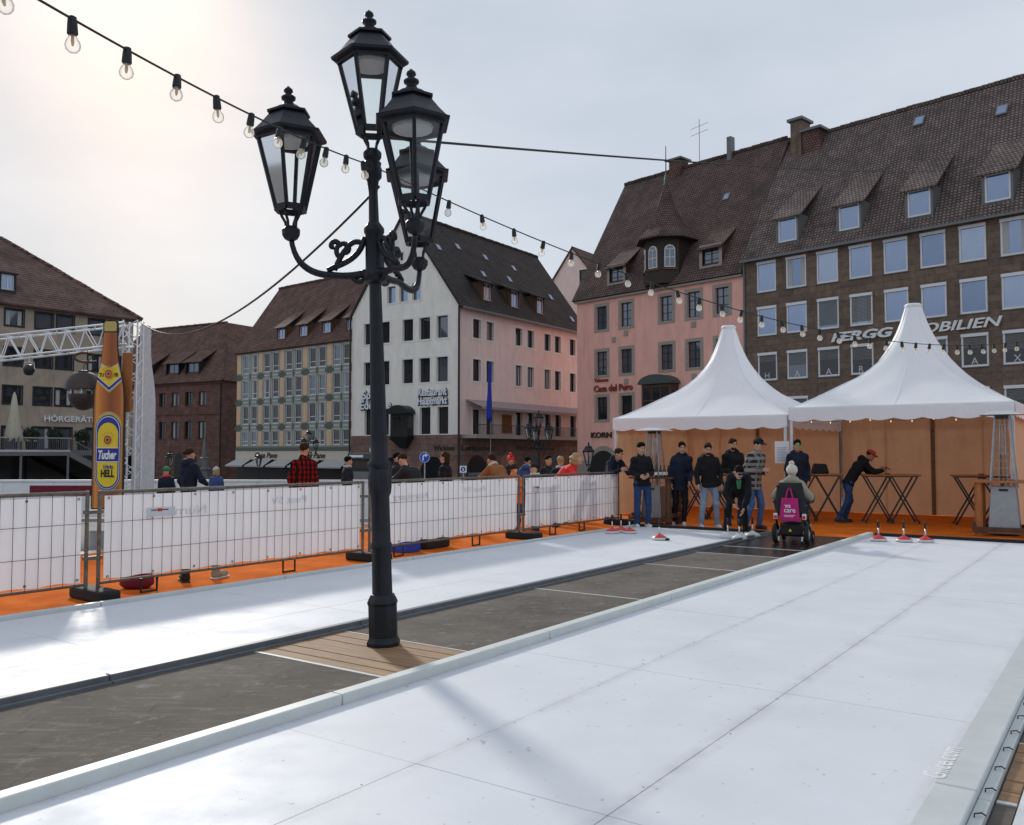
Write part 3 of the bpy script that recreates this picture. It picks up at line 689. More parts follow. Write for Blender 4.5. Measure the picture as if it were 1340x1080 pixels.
# oriel of the pink house
def oriel(root, x, z0, z1, hw, dep, rz=0, loc=None, metal='copper'):
    o = empty('oriel', loc or (x, 0, 0), rz, root)
    b = MB().box(-hw, hw, -dep, -.01, z0+.9, z1-.5).build('oriel_body', M['wood_dark'] if metal == 'copper' else M['black_metal'], o, bevel=.04)
    arc = [(-hw-.2, z1-.5)]+[(math.cos(q)*(hw+.2), z1-.5+math.sin(q)*.75) for q in [R(180-15*i) for i in range(1, 12)]]+[(hw+.2, z1-.5)]
    MB().prism(arc, -dep-.25, -.01).build('oriel_roof', M[metal], o)
    MB().add([(-hw-.1, -dep-.1, z0+.9), (hw+.1, -dep-.1, z0+.9), (hw+.1, -.01, z0+.9), (-hw-.1, -.01, z0+.9), (-hw*.35, -dep*.4, z0), (hw*.35, -dep*.4, z0), (hw*.35, -.01, z0), (-hw*.35, -.01, z0)], [(0,1,2,3),(4,5,6,7),(0,1,5,4),(1,2,6,5),(2,3,7,6),(3,0,4,7)]).build('corbel', M['black_metal'], o)
    n = 3
    for i in range(n):
        cx0 = -hw+.15+(2*hw-.3)*(i+.5)/n; w2 = (2*hw-.3)/n*.5-.06
        zl = z0+1.7; zm = zl+(z1-.7-zl)*.62
        for a0, a1 in ((zl, zm-.05), (zm+.05, z1-.75)):
            MB().box(cx0-w2, cx0+w2, -dep-.02, -dep-.005, a0, a1).build('pane', M['pane_dark'], o)
    for sy in (-hw-.012, hw+.0):
        MB().box(sy, sy+.012, -dep+.12, -.15, z0+1.7, z1-.75).build('pane', M['pane_dark'], o)
    return o
oriel(E, -7.3, 2.2, 7.45, 1.45, 1.0)
mat('sign_red', (.24, .035, .02), .6, .1)
mat('sign_dark', (.05, .025, .018), .6, .1)
text('lettering', 'Tabacos', .42, M['sign_red'], E, (-14.6, -.06, 7.55), (R(90), 0, 0), .05, .012, width=1.6)
text('lettering', 'Casa del Puro', .75, M['sign_red'], E, (-14.6, -.08, 6.72), (R(90), 0, 0), .07, .02, width=4.2)
text('lettering', 'KORN', .62, M['sign_dark'], E, (-14.95, -.08, 2.85), (R(90), 0, 0), .07, .02, width=2.3)
mb = MB()   # arched shop doors
for x in (-13.6, -9.6, -5.4):
    arc = [(x-1.5, BASE), (x+1.5, BASE)]+[(x+1.5*math.cos(R(15*i)), .2+1.55*math.sin(R(15*i))) for i in range(0, 13)]
    arc2 = [(x-1.85, BASE), (x+1.85, BASE)]+[(x+1.85*math.cos(R(15*i)), .2+1.95*math.sin(R(15*i))) for i in range(0, 13)]
    o = MB().prism(arc2, -.06, .05).build('arch_surround', M['stone_trim'], E)
    MB().prism(arc, -.075, .04).build('shop_opening', M['door_dark'], o)
MB().box(-12.6, -12.2, -.07, 0, 10.8, 11.2).build('vent_block', M['stone_trim'], E)
for x in (-11.1, -4.4):
    for z in (11.2, 7.2): MB().box(x-.22, x+.22, -.06, 0, z, z+.45).build('vent_block', M['stone_trim'], E)
ch = MB().box(-11.4, -10.2, 6.4, 7.6, 24.5, 27.3).build('chimney', M['tile_red'], E); MB().box(-11.6, -10.0, 6.2, 7.8, 27.3, 27.45).build('chimney_cap', M['zinc'], ch)
mb = MB().cyl((-8.6, 7, 26.5), (-8.6, 7, 30.5), .03, n=6)
for z in (29.2, 29.8): mb.bar((-9.5, 7, z), (-7.7, 7, z+.15), .025)
mb.build('antenna', M['zinc'], E)
MB().box(-5.6, -5.2, 6.6, 7.2, 26, 28).build('vent_pipe', M['zinc'], E)
o = MB().box(-.28, .28, -.05, .05, -.35, .35).build('skylight', M['zinc'], E, loc=(-4.1, 4.2, 14.74+slE*4.55+.05), rot=(R(-32), 0, 0)); MB().box(-.2, .2, -.062, -.052, -.27, .27).build('pane', M['pane_sky'], o)
# ---------- D: cream gable front with rose side and dark roof
dD = Vector((.5613, .8276)); locD = (-4.383, 72.0, 0); rD = math.atan2(.8276, .5613)
D = empty('gable_house', locD, rD, label='cream gabled corner house with rose side wall and dark roof behind the lamp post', cat='building')
XD = [2.5, 4.42, 8.9, 10.86, 13.8, 15.68, 18.55]; ZD = [(11.25, 12.85), (7.6, 9.45)]; ops = []
for x in XD:
    for z0, z1 in ZD: ops.append((x-.56, x+.56, z0, z1))
    ops.append((x-.56, x+.56, 3.12, 5.2))
mesh_obj('wall', wall_mesh('wall', 0, 21.5, 3.05, 13.9, ops, .35), M['plaster_rose'], D)
for k, x in enumerate(XD):
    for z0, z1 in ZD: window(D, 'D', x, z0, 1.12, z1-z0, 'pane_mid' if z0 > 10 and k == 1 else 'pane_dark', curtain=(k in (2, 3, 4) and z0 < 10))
    window(D, 'D', x, 3.12, 1.12, 2.08, 'pane_dark', name='balcony_door')
YD = [1.72, 3.62, 5.5]; fo = []; fw = []
for z0, z1 in ((11.15, 13.0), (7.5, 9.55)):
    for y in YD: fw.append((y, z0, 1.2, z1-z0))
    fw += [(8.25, z0, 1.35, z1-z0), (9.95, z0, 1.35, z1-z0)]
fw += [(y, 14.6, .95, 1.45) for y in (4.55, 6.0, 7.4)]+[(6.3, 18.2, .5, .7)]
fw += [(1.62, 3.12, 1.15, 2.25), (3.52, 3.12, 1.15, 2.25), (9.85, 3.12, 1.25, 2.25), (8.2, 3.12, 1.2, 2.25)]
fo = [(-(y+w/2), -(y-w/2), z, z+h) for y, z, w, h in fw]
TF = lambda c: Vector((c.y, -c.x, c.z))     # s -> -y, depth -> +x
mesh_obj('wall', wall_mesh('wall', -12.1, 0, 3.05, 13.9, fo, .35, gable=(-6.05, 22.2), T=TF), M['plaster_cream'], D)
for y, z, w, h in fw: window(D, 'D', 0, z, w, h, 'pane_sky' if z > 14 else ('pane_dark' if (int(y*10)+int(z)) % 4 else 'pane_mid'), rz=R(-90), xy=(0, y))
MB().box(-.06, 21.5, -.06, 12.1, BASE, 3.05).build('stone_base', M['stone_base'], D)
MB().box(.4, 21.4, .4, 12.0, 3.06, 13.8).build('inner_block', M['frame_dark'], D)
roof_poly([[(-.15, -.4, 13.62), (21.5, -.4, 13.62), (21.5, 6.05, 22.45), (-.15, 6.05, 22.45)], [(-.15, 6.05, 22.45), (21.5, 6.05, 22.45), (21.5, 12.5, 13.62), (-.15, 12.5, 13.62)]], .2).build('roof', M['tile_dark'], D)
MB().add([(21.4, .1, 13.7), (21.4, 12, 13.7), (21.4, 6.05, 22.2)], [(0, 1, 2)]).build('gable', M['plaster_rose'], D)
ridge_tiles(D, (-.15, 6.05, 22.47), (21.5, 6.05, 22.47), 'tile_dark')
slD = (22.45-13.62)/6.45; eD = 13.62+slD*.4
for x in (4.6, 8.85, 13.2): dormer(D, x, 14.8, 1.15, 1.5, .35, slD, eD, .42, 'tile_dark', 'wood_dark', 'G', 'pane_sky', over=.5, drop=.45)
for x, y in ((7.0, 2.6), (11.5, 2.8), (5.5, 4.4), (9.5, 4.2), (14, 4.0), (18, 2.2), (19.5, .6), (2.0, 3.8)):
    o = MB().box(-.28, .28, -.05, .05, -.35, .35).build('skylight', M['zinc'], D, loc=(x, y, 13.62+slD*(y+.4)+.05), rot=(R(-36), 0, 0)); MB().box(-.2, .2, -.062, -.052, -.27, .27).build('pane', M['pane_sky'], o)
MB().cyl((-.12, -.12, BASE), (-.12, -.12, 13.7), .09, n=8).build('drainpipe', M['frame_dark'], D)
MB().cyl((-.12, 12.2, BASE), (-.12, 12.2, 13.7), .09, n=8).build('drainpipe', M['frame_dark'], D)
MB().box(0, 21.5, -.62, -.42, 13.45, 13.62).build('gutter', M['zinc'], D)
# balcony along the rose side, railing and awning
MB().box(.3, 21.5, -1.6, -.07, 2.75, 3.02).build('balcony_floor', M['stone_trim'], D)
rl = MB()
for x in np.arange(.4, 21.5, .16 if True else 1): rl.box(x, x+.025, -1.55, -1.53, 3.03, 3.85)
rl.box(.3, 21.5, -1.57, -1.52, 3.86, 3.92); rl.build('railing', M['frame_dark'], D)['kind'] = 'stuff'
aw = MB()
aw.add([(.9, -.05, 6.0), (21.5, -.05, 6.0), (21.5, -1.7, 5.35), (.9, -1.7, 5.35)], [(0, 1, 2, 3)]); aw.add([(.9, -1.7, 5.35), (21.5, -1.7, 5.35), (21.5, -1.7, 5.15), (.9, -1.7, 5.15)], [(0, 1, 2, 3)])
aw.build('awning', M['awning_stripe'], D)
MB().box(6.2, 7.6, -.12, -.06, 3.3, 4.9).build('poster', M['brown_cloth'], D)
oriel(D, 0, 1.95, 5.35, .95, .85, rz=R(-90), loc=(-.07, 5.7, 0), metal='black_metal')
for x, r in ((2.4, 1.5), (6.9, 1.6), (11.0, 1.6), (15.2, 1.6), (19.2, 1.5)):
    arc2 = [(x-r-.3, BASE), (x+r+.3, BASE)]+[(x+(r+.3)*math.cos(R(15*i)), -.15+(r+.3)*math.sin(R(15*i))) for i in range(13)]
    arc = [(x-r, BASE), (x+r, BASE)]+[(x+r*math.cos(R(15*i)), -.15+r*math.sin(R(15*i))) for i in range(13)]
    o = MB().prism(arc2, -.12, -.02).build('arch_surround', M['stone_base'], D); MB().prism(arc, -.135, -.03).build('shop_opening', M['pane_dark'], o)
    MB().box(x-r+.2, x+r-.2, -.16, -.137, -.35, -.1).build('shop_sign', M['zinc'], o)
for y, r in ((2.6, 1.35), (7.0, 1.3), (10.3, 1.3)):
    arc = [(-y-r, BASE), (-y+r, BASE)]+[(-y+r*math.cos(R(15*i)), -.1+r*math.sin(R(15*i))) for i in range(13)]
    o = MB().prism(arc, -.1, -.02).build('shop_opening', M['pane_dark'], D, loc=(-.02, 0, 0), rz=R(-90))
fr_rot = (R(90), 0, R(-90))
mat('sign_steel', (.78, .82, .88), .4, .05)
for s, z, w, y0 in (('Restaurant', 6.35, 3.1, 4.25), ('Hauptmarkt', 5.62, 3.15, 4.25)): text('lettering', s, .85, M['sign_steel'], D, (-.14, y0, z), fr_rot, .05, .02, width=w); text('lettering_back', s, .85, M['black_print'], D, (-.07, y0+.04, z-.03), fr_rot, .03, .075, width=w+.1)
for s, z, y0 in (('Sp', 6.3, 10.65), ('Ede', 5.4, 10.9), ('e', 5.4, 7.75)): text('lettering', s, 1.05, M['sign_steel'], D, (-.14, y0, z), fr_rot, .05, .02); text('lettering_back', s, 1.05, M['black_print'], D, (-.07, y0+.05, z-.03), fr_rot, .03, .075)
text('lettering', 'Wicklein', .62, M['black_print'], D, (-.09, 2.55, 1.75), fr_rot, .04, .006, width=2.2)
text('lettering', 'Lebkuchen', .62, M['black_print'], D, (.35, -.09, 1.75), (R(90), 0, 0), .04, .006, width=4.6)
text('lettering', 'Wicklein Lebkuchen', .55, M['black_print'], D, (8.3, -.09, 1.8), (R(90), 0, 0), .04, .006, width=6.5)
# ---------- small gable behind
H2 = empty('gable_house', (9.6, 118, 0), R(-35), label='small pinkish gable rising behind the dark roof and the salmon house', cat='building')
mesh_obj('wall', wall_mesh('wall', -7.5, 4.5, BASE, 22, [(-.6, .7, 24.3, 26.3)], .3, gable=(-1.6, 29.5)), M['plaster_rose'], H2)
window(H2, 'D', .05, 24.3, 1.3, 2.0, 'pane_dark')
roof_poly([[(-7.7, -.2, 21.8), (-1.6, -.2, 29.7), (-1.6, 14, 29.7), (-7.7, 14, 21.8)], [(4.7, -.2, 21.8), (-1.6, -.2, 29.7), (-1.6, 14, 29.7), (4.7, 14, 21.8)]], .2).build('roof', M['tile_red'], H2)
# ---------- C: patterned building with shop
locC = (-16.28, 90.0, 0); rC = math.atan2(-.6429, .7659)
C = empty('patterned_building', locC, rC, label='grey green and peach patterned building with paired windows above a bakery', cat='building')
XP = [(-19.35, -17.62), (-15.2, -13.5), (-11.02, -9.3), (-6.8, -5.16), (-2.7, -1.1)]; ZC = [(10.72, 12.92), (7.77, 9.95), (4.83, 6.95), (2.38, 4.02)]; ops = []
for pr in XP:
    for x in pr:
        for z0, z1 in ZC: ops.append((x-.60, x+.60, z0, z1))
mesh_obj('wall', wall_mesh('wall', -21.2, .1, 1.95, 13.2, ops, .3), M['greygreen'], C)
MB().box(-21.1, .05, .35, 11.9, BASE, 13.1).build('inner_block', M['frame_dark'], C)
rnd = random.Random(11)
for pr in XP:
    for x in pr:
        for z0, z1 in ZC: window(C, 'C', x, z0, 1.2, z1-z0, rnd.choice(['pane_dark', 'pane_dark', 'pane_dark', 'pane_mid']), curtain=rnd.random() < .15)
px = [(-21.15, -20.35), (-16.75, -16.05), (-12.62, -11.9), (-8.45, -7.65), (-4.3, -3.5), (-.35, .08)]
zb = [(10.05, 10.6), (7.1, 7.65), (4.12, 4.7)]
zs = [(10.78, 13.1), (7.8, 9.9), (4.85, 6.95), (2.3, 3.98)]
for a, b in px:
    for z0, z1 in zs: MB().box(a, b, -.03, -.001, z0, z1).build('panel', M['peach'], C)
    for z0, z1 in zb:
        MB().box(a-.35, min(b+.35, .09), -.032, -.001, z0+.1, z1-.1).build('cross_panel', M['greygreen_dark'], C)
        MB().box(a, b, -.034, -.001, z0-.05, z0+.097).build('cross_panel', M['greygreen_dark'], C); MB().box(a, b, -.034, -.001, z1-.097, z1+.05).build('cross_panel', M['greygreen_dark'], C)
for pr in XP:
    for z0, z1 in zb:
        mid = (pr[0]+pr[1])/2; MB().box(mid-.12, mid+.12, -.03, -.001, z0-.1, z1+.1).build('cross_panel', M['greygreen_dark'], C)
        for x in pr: MB().box(x-.5, x+.5, -.025, -.001, z0+.2, z1-.2).build('band', M['frame_grey'], C)
MB().box(-21.2, .1, -.1, .3, 1.75, 2.15).build('cornice', M['greygreen_dark'], C)
MB().box(-21.2, .1, -.05, .3, .75, 1.75).build('shop_fascia', M['shop_cream'], C)
MB().box(-21.2, .1, .0, .3, BASE, .75).build('shop_front', M['door_dark'], C)
for x0, x1 in ((-21.1, -17.6), (-17.2, -13.5), (-13.1, -9.5), (-9.1, -4.9), (-4.5, -.1)):
    m = MB().add([(x0+.3, -.06, .85), (x1-.3, -.06, .85), (x1, -1.5, .1), (x0, -1.5, .1), (x0, -1.5, -.05), (x1, -1.5, -.05)], [(0, 1, 2, 3), (3, 2, 5, 4)]); m.build('awning', M['awning_cloth'], C)
mat('script_brown', (.03, .012, .01), .6, 0)
for x0, w in ((-17.2, 4.3), (-8.6, 4.2)): text('lettering', 'Casa Pane', .85, M['script_brown'], C, (x0, -.08, .98), (R(90), 0, 0), .05, .01, .3, width=w)
zrC = 21.9; slC = (zrC-13.2)/6.35
roof_poly([[(-21.5, -.35, 13.2), (.3, -.35, 13.2), (.3, 6, zrC), (-21.5, 6, zrC)], [(-21.5, 6, zrC), (.3, 6, zrC), (.3, 12.4, 13.2), (-21.5, 12.4, 13.2)]], .2).build('roof', M['tile_red'], C)
MB().add([(-21.15, .1, 13.1), (-21.15, 12, 13.1), (-21.15, 6, 21.7)], [(0, 1, 2)]).build('gable', M['greygreen'], C)
ridge_tiles(C, (-21.5, 6, zrC+.02), (.3, 6, zrC+.02), 'tile_red')
eC = 13.2+slC*.35
for x in (-13.15, -9.07, -5.02, -.97): dormer(C, x, 14.4, 1.35, 1.3, .4, slC, eC, .75, 'tile_red', 'wood_dark', 'G', 'pane_sky', over=.3, drop=.3)
# ---------- B: dark red sandstone building
locB = (-37.9, 115.0, 0); rB = math.atan2(-.4856, .874)
B = empty('sandstone_building', locB, rB, label='dark red sandstone building with hipped roof right of the bottle board', cat='building')
XB = [-14.0, -11.6, -9.1, -6.45, -3.85]+[-16.6, -19.2]; ZB = [(7.85, 9.7), (3.4, 5.75)]; ops = []
for x in XB:
    for z0, z1 in ZB: ops.append((x-.7, x+.7, z0, z1))
mesh_obj('wall', wall_mesh('wall', -30, 0, BASE, 11.0, ops, .4), M['stone_red'], B)
for k, x in enumerate(XB):
    for z0, z1 in ZB: window(B, 'B', x, z0, 1.4, z1-z0, 'pane_dark', curtain=(k % 2 == 0))
ops2 = [(y-.7, y+.7, z0, z1) for y in (3.2, 6.5, 10) for z0, z1 in ZB]
mesh_obj('wall', wall_mesh('wall', 0, 25, BASE, 11.0, ops2, .4, T=lambda c: Vector((-c.y, c.x, c.z))), M['stone_red'], B)
for y in (3.2, 6.5, 10):
    for z0, z1 in ZB: window(B, 'B', 0, z0, 1.4, z1-z0, 'pane_dark', rz=R(90), xy=(0, y))
MB().box(-29.5, -.45, .45, 24, BASE, 10.9).build('inner_block', M['frame_dark'], B)
MB().box(-30.1, .12, -.12, .0, 6.65, 6.85).build('string_course', M['stone_red'], B)
MB().box(-30.1, .15, -.2, .0, 10.7, 11.0).build('cornice', M['stone_red'], B)
ax, ay, az = -6.6, 6.6, 20.0
roof_poly([[(-30, -.5, 11.0), (.5, -.5, 11.0), (ax, ay, az), (-23.7, ay, az)], [(.5, -.5, 11), (.5, 30, 11), (ax, 30, az), (ax, ay, az)], [(-30, -.5, 11), (-23.7, ay, az), (-30, 14, 11)]], .2).build('roof', M['tile_red'], B)
ridge_tiles(B, (.5, -.5, 11.03), (ax, ay, az+.02), 'tile_red'); ridge_tiles(B, (ax, ay, az+.02), (-23.7, ay, az+.02), 'tile_red')
slB = (az-11)/(ay+.5); eB = 11+slB*.5
for x, w in ((-15.9, 3.0), (-10.2, 2.3), (-6.3, 2.4)): dormer(B, x, 11.85, w, 1.95, .35, slB, eB, .62, 'tile_red', 'frame_dark', 'B', 'pane_mid', over=.45, drop=.3)
MB().cyl((-.25, -.18, BASE), (-.25, -.18, 11), .09, n=8).build('drainpipe', M['frame_dark'], B)
for x in (-13.6, -8.2, -5.6):
    arc = [(x-.8, BASE), (x+.8, BASE)]+[(x+.8*math.cos(R(20*i)), .6+.9*math.sin(R(20*i))) for i in range(10)]; MB().prism(arc, -.04, .05).build('doorway', M['door_dark'], B)
# ---------- A: beige building on the left with terrace
locA = (-32.48, 75.0, 0); rA = math.atan2(.794, .6077)
A = empty('corner_building', locA, rA, label='beige stone building with hipped brown roof at the far left', cat='building')
XA = [-14.2, -11.9, -9.66, -7.42, -5.77, -3.2, -1.5]; ZA = [(11.3, 12.6), (8.25, 9.65), (5.3, 6.68), (1.8, 3.55)]; ops = []
for x in XA:
    for z0, z1 in ZA: ops.append((x-.68, x+.68, z0, z1))
mesh_obj('wall', wall_mesh('wall', -25, 0, BASE, 13, ops, .3), M['plaster_beige'], A)
for k, x in enumerate(XA):
    for j, (z0, z1) in enumerate(ZA): window(A, 'A', x, z0, 1.36, z1-z0, 'pane_mid' if j in (0, 3) else 'pane_dark', curtain=(k+j) % 4 == 2)
MB().box(-24.9, -.35, .35, 14, BASE, 12.9).build('inner_block', M['frame_dark'], A)
mesh_obj('wall', wall_mesh('wall', 0, 14.2, BASE, 13, [], .3, T=lambda c: Vector((-c.y-.001, c.x, c.z))), M['plaster_beige'], A)
roof_poly([[(-25, -.5, 12.95), (.5, -.5, 12.95), (-7.85, 7, 19.5), (-25, 7, 19.5)], [(.5, -.5, 12.95), (.5, 14.7, 12.95), (-7.85, 7, 19.5)], [(-25, 7, 19.5), (-7.85, 7, 19.5), (.5, 14.7, 12.95), (-25, 14.7, 12.95)]], .25).build('roof', M['tile_warm'], A)
ridge_tiles(A, (.5, -.5, 12.98), (-7.85, 7, 19.52), 'tile_warm'); ridge_tiles(A, (-7.85, 7, 19.52), (-25, 7, 19.52), 'tile_warm')
slA = (19.5-12.95)/7.5
dormer(A, -9.95, 14.15, .95, 1.2, .55, slA, 12.95+slA*.5, .0, 'frame_dark', 'frame_dark', 'G', 'pane_sky', over=.12, drop=.08)
mb = MB()
for i in range(26): mb.box(-24+i*.93, -23.95+i*.93, -.05, .2, 13.35, 13.55)
mb.build('snow_guard', M['zinc'], A)['kind'] = 'stuff'
text('lettering', 'HÖRGERÄTE', .62, M['white_paint'], A, (-7.3, -.1, 4.05), (R(90), 0, 0), .08, .012, width=4.15)
# terrace of that building
T = empty('terrace', locA, rA, label='raised steel terrace with railing and stair before the beige building', cat='terrace')
MB().box(-25, -7.2, -4.2, -2.41, 1.35, 1.75).box(-25, -.2, -2.4, -.1, 1.35, 1.748).build('terrace_floor', M['zinc'], T)
MB().box(-25, -7.2, -4.25, -4.2, 1.62, 1.78).build('terrace_edge', M['alu'], T)
for x in (-21, -17, -14.2, -10.7, -7.3): MB().cyl((x, -4.1, BASE), (x, -4.1, 1.35), .09, n=8).build('post', M['zinc'], T)
mb = MB()
for x in np.arange(-25, -7.2, .14): mb.box(x, x+.02, -4.16, -4.14, 1.8, 2.6)
mb.build('railing', M['zinc'], T)['kind'] = 'stuff'; MB().box(-25, -7.1, -4.19, -4.11, 2.62, 2.7).build('handrail', M['galv'], T)
for x in (-17, -14.5, -10.9, -7.3): MB().box(x-.05, x+.05, -4.2, -4.1, 1.76, 2.75).build('railing_post', M['zinc'], T)
st = MB(); st.add([(-5, -4.2, 1.75), (1.2, -4.2, -1.6), (1.2, -4.2, -2.1), (-5, -4.2, 1.25), (-5, -4.1, 1.75), (1.2, -4.1, -1.6), (1.2, -4.1, -2.1), (-5, -4.1, 1.25)], [(0,1,2,3),(4,5,6,7),(0,1,5,4),(1,2,6,5),(2,3,7,6),(3,0,4,7)]); st.xf(lambda p: (p[0]-2.2, p[1], p[2])); st.build('stair_stringer', M['zinc'], T)
for i in range(18): x = -7.1+i*.34; MB().box(x, x+.32, -4.1, -2.6, 1.66-i*.185, 1.70-i*.185).build('step', M['zinc'], T)
mb = MB()
for i in range(42): x = -4.9+i*.145; z = 1.75-.54*(x+5); mb.box(x, x+.02, -4.16, -4.14, z, z+.88)
mb.bar((-5, -4.15, 2.65), (1.2, -4.15, -.7), .06); mb.xf(lambda p: (p[0]-2.2, p[1], p[2])); mb.build('stair_railing', M['zinc'], T)['kind'] = 'stuff'
MB().box(-25, 0, -.6, -.1, BASE, 1.3).build('shop_front', M['dark_glass'], T)
def bush(loc, s, label):
    p = empty('potted_shrub', loc, 0, label=label, cat='shrub', group='potted shrubs on the terrace')
    MB().lathe([(.34, 0), (.42, .62), (.40, .64), (.36, .58)], 12).build('pot', M['black_metal'], p)
    rnd = random.Random(int(loc[0]*100)); mb = MB()
    for i in range(900):
        th = rnd.uniform(0, 6.28); ph = math.acos(rnd.uniform(-.7, 1)); r = s*(.45+.55*rnd.random()**.5)*(1+.25*math.sin(3*th+loc[0])*math.sin(2*ph))
        c = Vector((r*math.sin(ph)*math.cos(th), r*math.sin(ph)*math.sin(th), .65+s*.75+r*math.cos(ph)*.95))
        d = Vector((rnd.gauss(0, 1), rnd.gauss(0, 1), rnd.gauss(.5, 1))).normalized(); a = d.orthogonal().normalized(); L_ = .16
        mb.add([c-a*.035, c+d*L_*.5+a*.04, c+d*L_, c+d*L_*.5-a*.05], [(0, 1, 2, 3)])
    o = mb.build('foliage', M['leaf'], p); o['kind'] = 'stuff'
    MB().cyl((0, 0, .55), (0, 0, .65+s), .03, .015, 6).build('stem', M['wood_dark'], p)
def ownA(x, y, z): return tuple(Matrix.Translation(locA) @ Matrix.Rotation(rA, 4, 'Z') @ Vector((x, y, z)))
for (x, yb_, lab) in ((-9.6, -3.2, 'potted shrub on the terrace nearest to the closed parasol'), (-7.85, -3.2, 'middle potted shrub of the three on the terrace'), (-5.0, -1.6, 'potted shrub on the terrace beside the stair')):
    bush(ownA(x, yb_, 1.76), .55, lab)
ub = empty('closed_parasol', ownA(-10.95, -3.4, 1.76), 0, label='closed cream parasol standing on the terrace at far left', cat='parasol')
MB().cyl((0, 0, 0), (0, 0, 4.2), .035, n=8).build('pole', M['zinc'], ub)
mb = MB(); n = 20; prof = [(.03, 4.25), (.14, 3.95), (.24, 3.2), (.36, 2.2), (.50, 1.2), (.48, .75)]
for r, z in prof:
    for i in range(n): t = 2*math.pi*i/n; q = r*(1+.22*(1 if i % 2 else -1)*(4.3-z)/3.5); mb.v.append((q*math.cos(t), q*math.sin(t), z+(.18*(i % 3-1) if z < .8 else 0)))
mb.f = [(i*n+k, i*n+(k+1) % n, (i+1)*n+(k+1) % n, (i+1)*n+k) for i in range(len(prof)-1) for k in range(n)]
mb.build('folded_canopy', M['umbrella_cloth'], ub, smooth=True)
MB().box(-.4, .4, -.4, .4, 0, .1).build('base', M['zinc'], ub)
# ------------------------------------------------------------------ four-lantern street lamp
def lantern_meshes():
    d = {}
    hexp = R(0); n = 6
    # local origin: bottom of lantern cage (top of the arm end); z up
    rb, rt, zb, zt = .125, .265, .17, .76
    fr = MB()
    for i in range(n):
        t = 2*math.pi*i/n; c, s = math.cos(t), math.sin(t)
        fr.bar((rb*c, rb*s, zb), (rt*c, rt*s, zt), .028, .028)
    for r, z, h in ((rb, zb, .05), (rt, zt, .05)):
        pts = [(r*math.cos(2*math.pi*i/n), r*math.sin(2*math.pi*i/n), z) for i in range(n)]
        for i in range(n): fr.bar(pts[i], pts[(i+1) % n], .03, h)
    d['frame'] = fr.mesh('lantern_frame')
    gl = MB(); q = .985
    for i in range(n):
        t0, t1 = 2*math.pi*i/n, 2*math.pi*(i+1)/n
        gl.add([(rb*q*math.cos(t0), rb*q*math.sin(t0), zb), (rb*q*math.cos(t1), rb*q*math.sin(t1), zb), (rt*q*math.cos(t1), rt*q*math.sin(t1), zt), (rt*q*math.cos(t0), rt*q*math.sin(t0), zt)], [(0, 1, 2, 3)])
    d['glass'] = [MB().add([gl.v[4*i+k] for k in range(4)], [(0, 1, 2, 3)]).mesh('pane') for i in range(n)]
    d['roof'] = MB().lathe([(.275, zt), (.325, zt+0.015), (.33, zt+0.037), (.30, zt+0.048), (.235, zt+0.118), (.175, zt+0.196), (.16, zt+0.211), (.185, zt+0.218), (.185, zt+0.237), (.13, zt+0.255), (.085, zt+0.289), (.06, zt+0.296)], n).mesh('lantern_roof')
    d['finial'] = MB().lathe([(.06, zt+0.296), (.045, zt+0.318), (.035, zt+0.333), (.06, zt+0.351), (.062, zt+0.370), (.03, zt+0.392), (.024, zt+0.403), (.04, zt+0.418), (.036, zt+0.437), (.012, zt+0.459), (.0, zt+0.470)], 12, cap=False).mesh('finial', True)
    ft = MB()
    for i in range(4):
        t = 2*math.pi*(i+.5)/4; c, s = math.cos(t), math.sin(t)
        ft.tube([(.045*c, .045*s, 0), (.05*c, .05*s, .06), (.085*c, .085*s, .12), (.10*c, .10*s, zb)], .012, 6)
    ft.lathe([(.03, -.10), (.055, -.085), (.075, -.05), (.078, -.01), (.06, .01), (.05, .02)], 12)
    d['foot'] = ft.mesh('lantern_foot')
    d['lens'] = MB().lathe([(.155, zt-.03), (.165, zt-.01), (.165, zt)], 16).mesh('light_lens')
    return d
LM = lantern_meshes()
def lantern(parent, loc, rz):
    l = mesh_obj('lantern', LM['frame'], M['lamp_iron'], parent, loc=loc, rz=rz)
    for g in LM['glass']: mesh_obj('pane', g, M['lantern_glass'], l)
    mesh_obj('lantern_roof', LM['roof'], M['lamp_iron'], l); mesh_obj('finial', LM['finial'], M['lamp_iron'], l)
    mesh_obj('lantern_foot', LM['foot'], M['lamp_iron'], l); mesh_obj('light_lens', LM['lens'], M['lamp_lens'], l)
    return l
def spiral(c, r0, r1, t0, t1, n=16): return [(c[0]+(r0+(r1-r0)*i/(n-1))*math.cos(t0+(t1-t0)*i/(n-1)), 0, c[1]+(r0+(r1-r0)*i/(n-1))*math.sin(t0+(t1-t0)*i/(n-1))) for i in range(n)]
def bez(P, n=20):
    out_ = []
    for i in range(n+1):
        t = i/n; Q = [Vector(p) for p in P]
        while len(Q) > 1: Q = [Q[k].lerp(Q[k+1], t) for k in range(len(Q)-1)]
        out_.append(Q[0])
    return out_
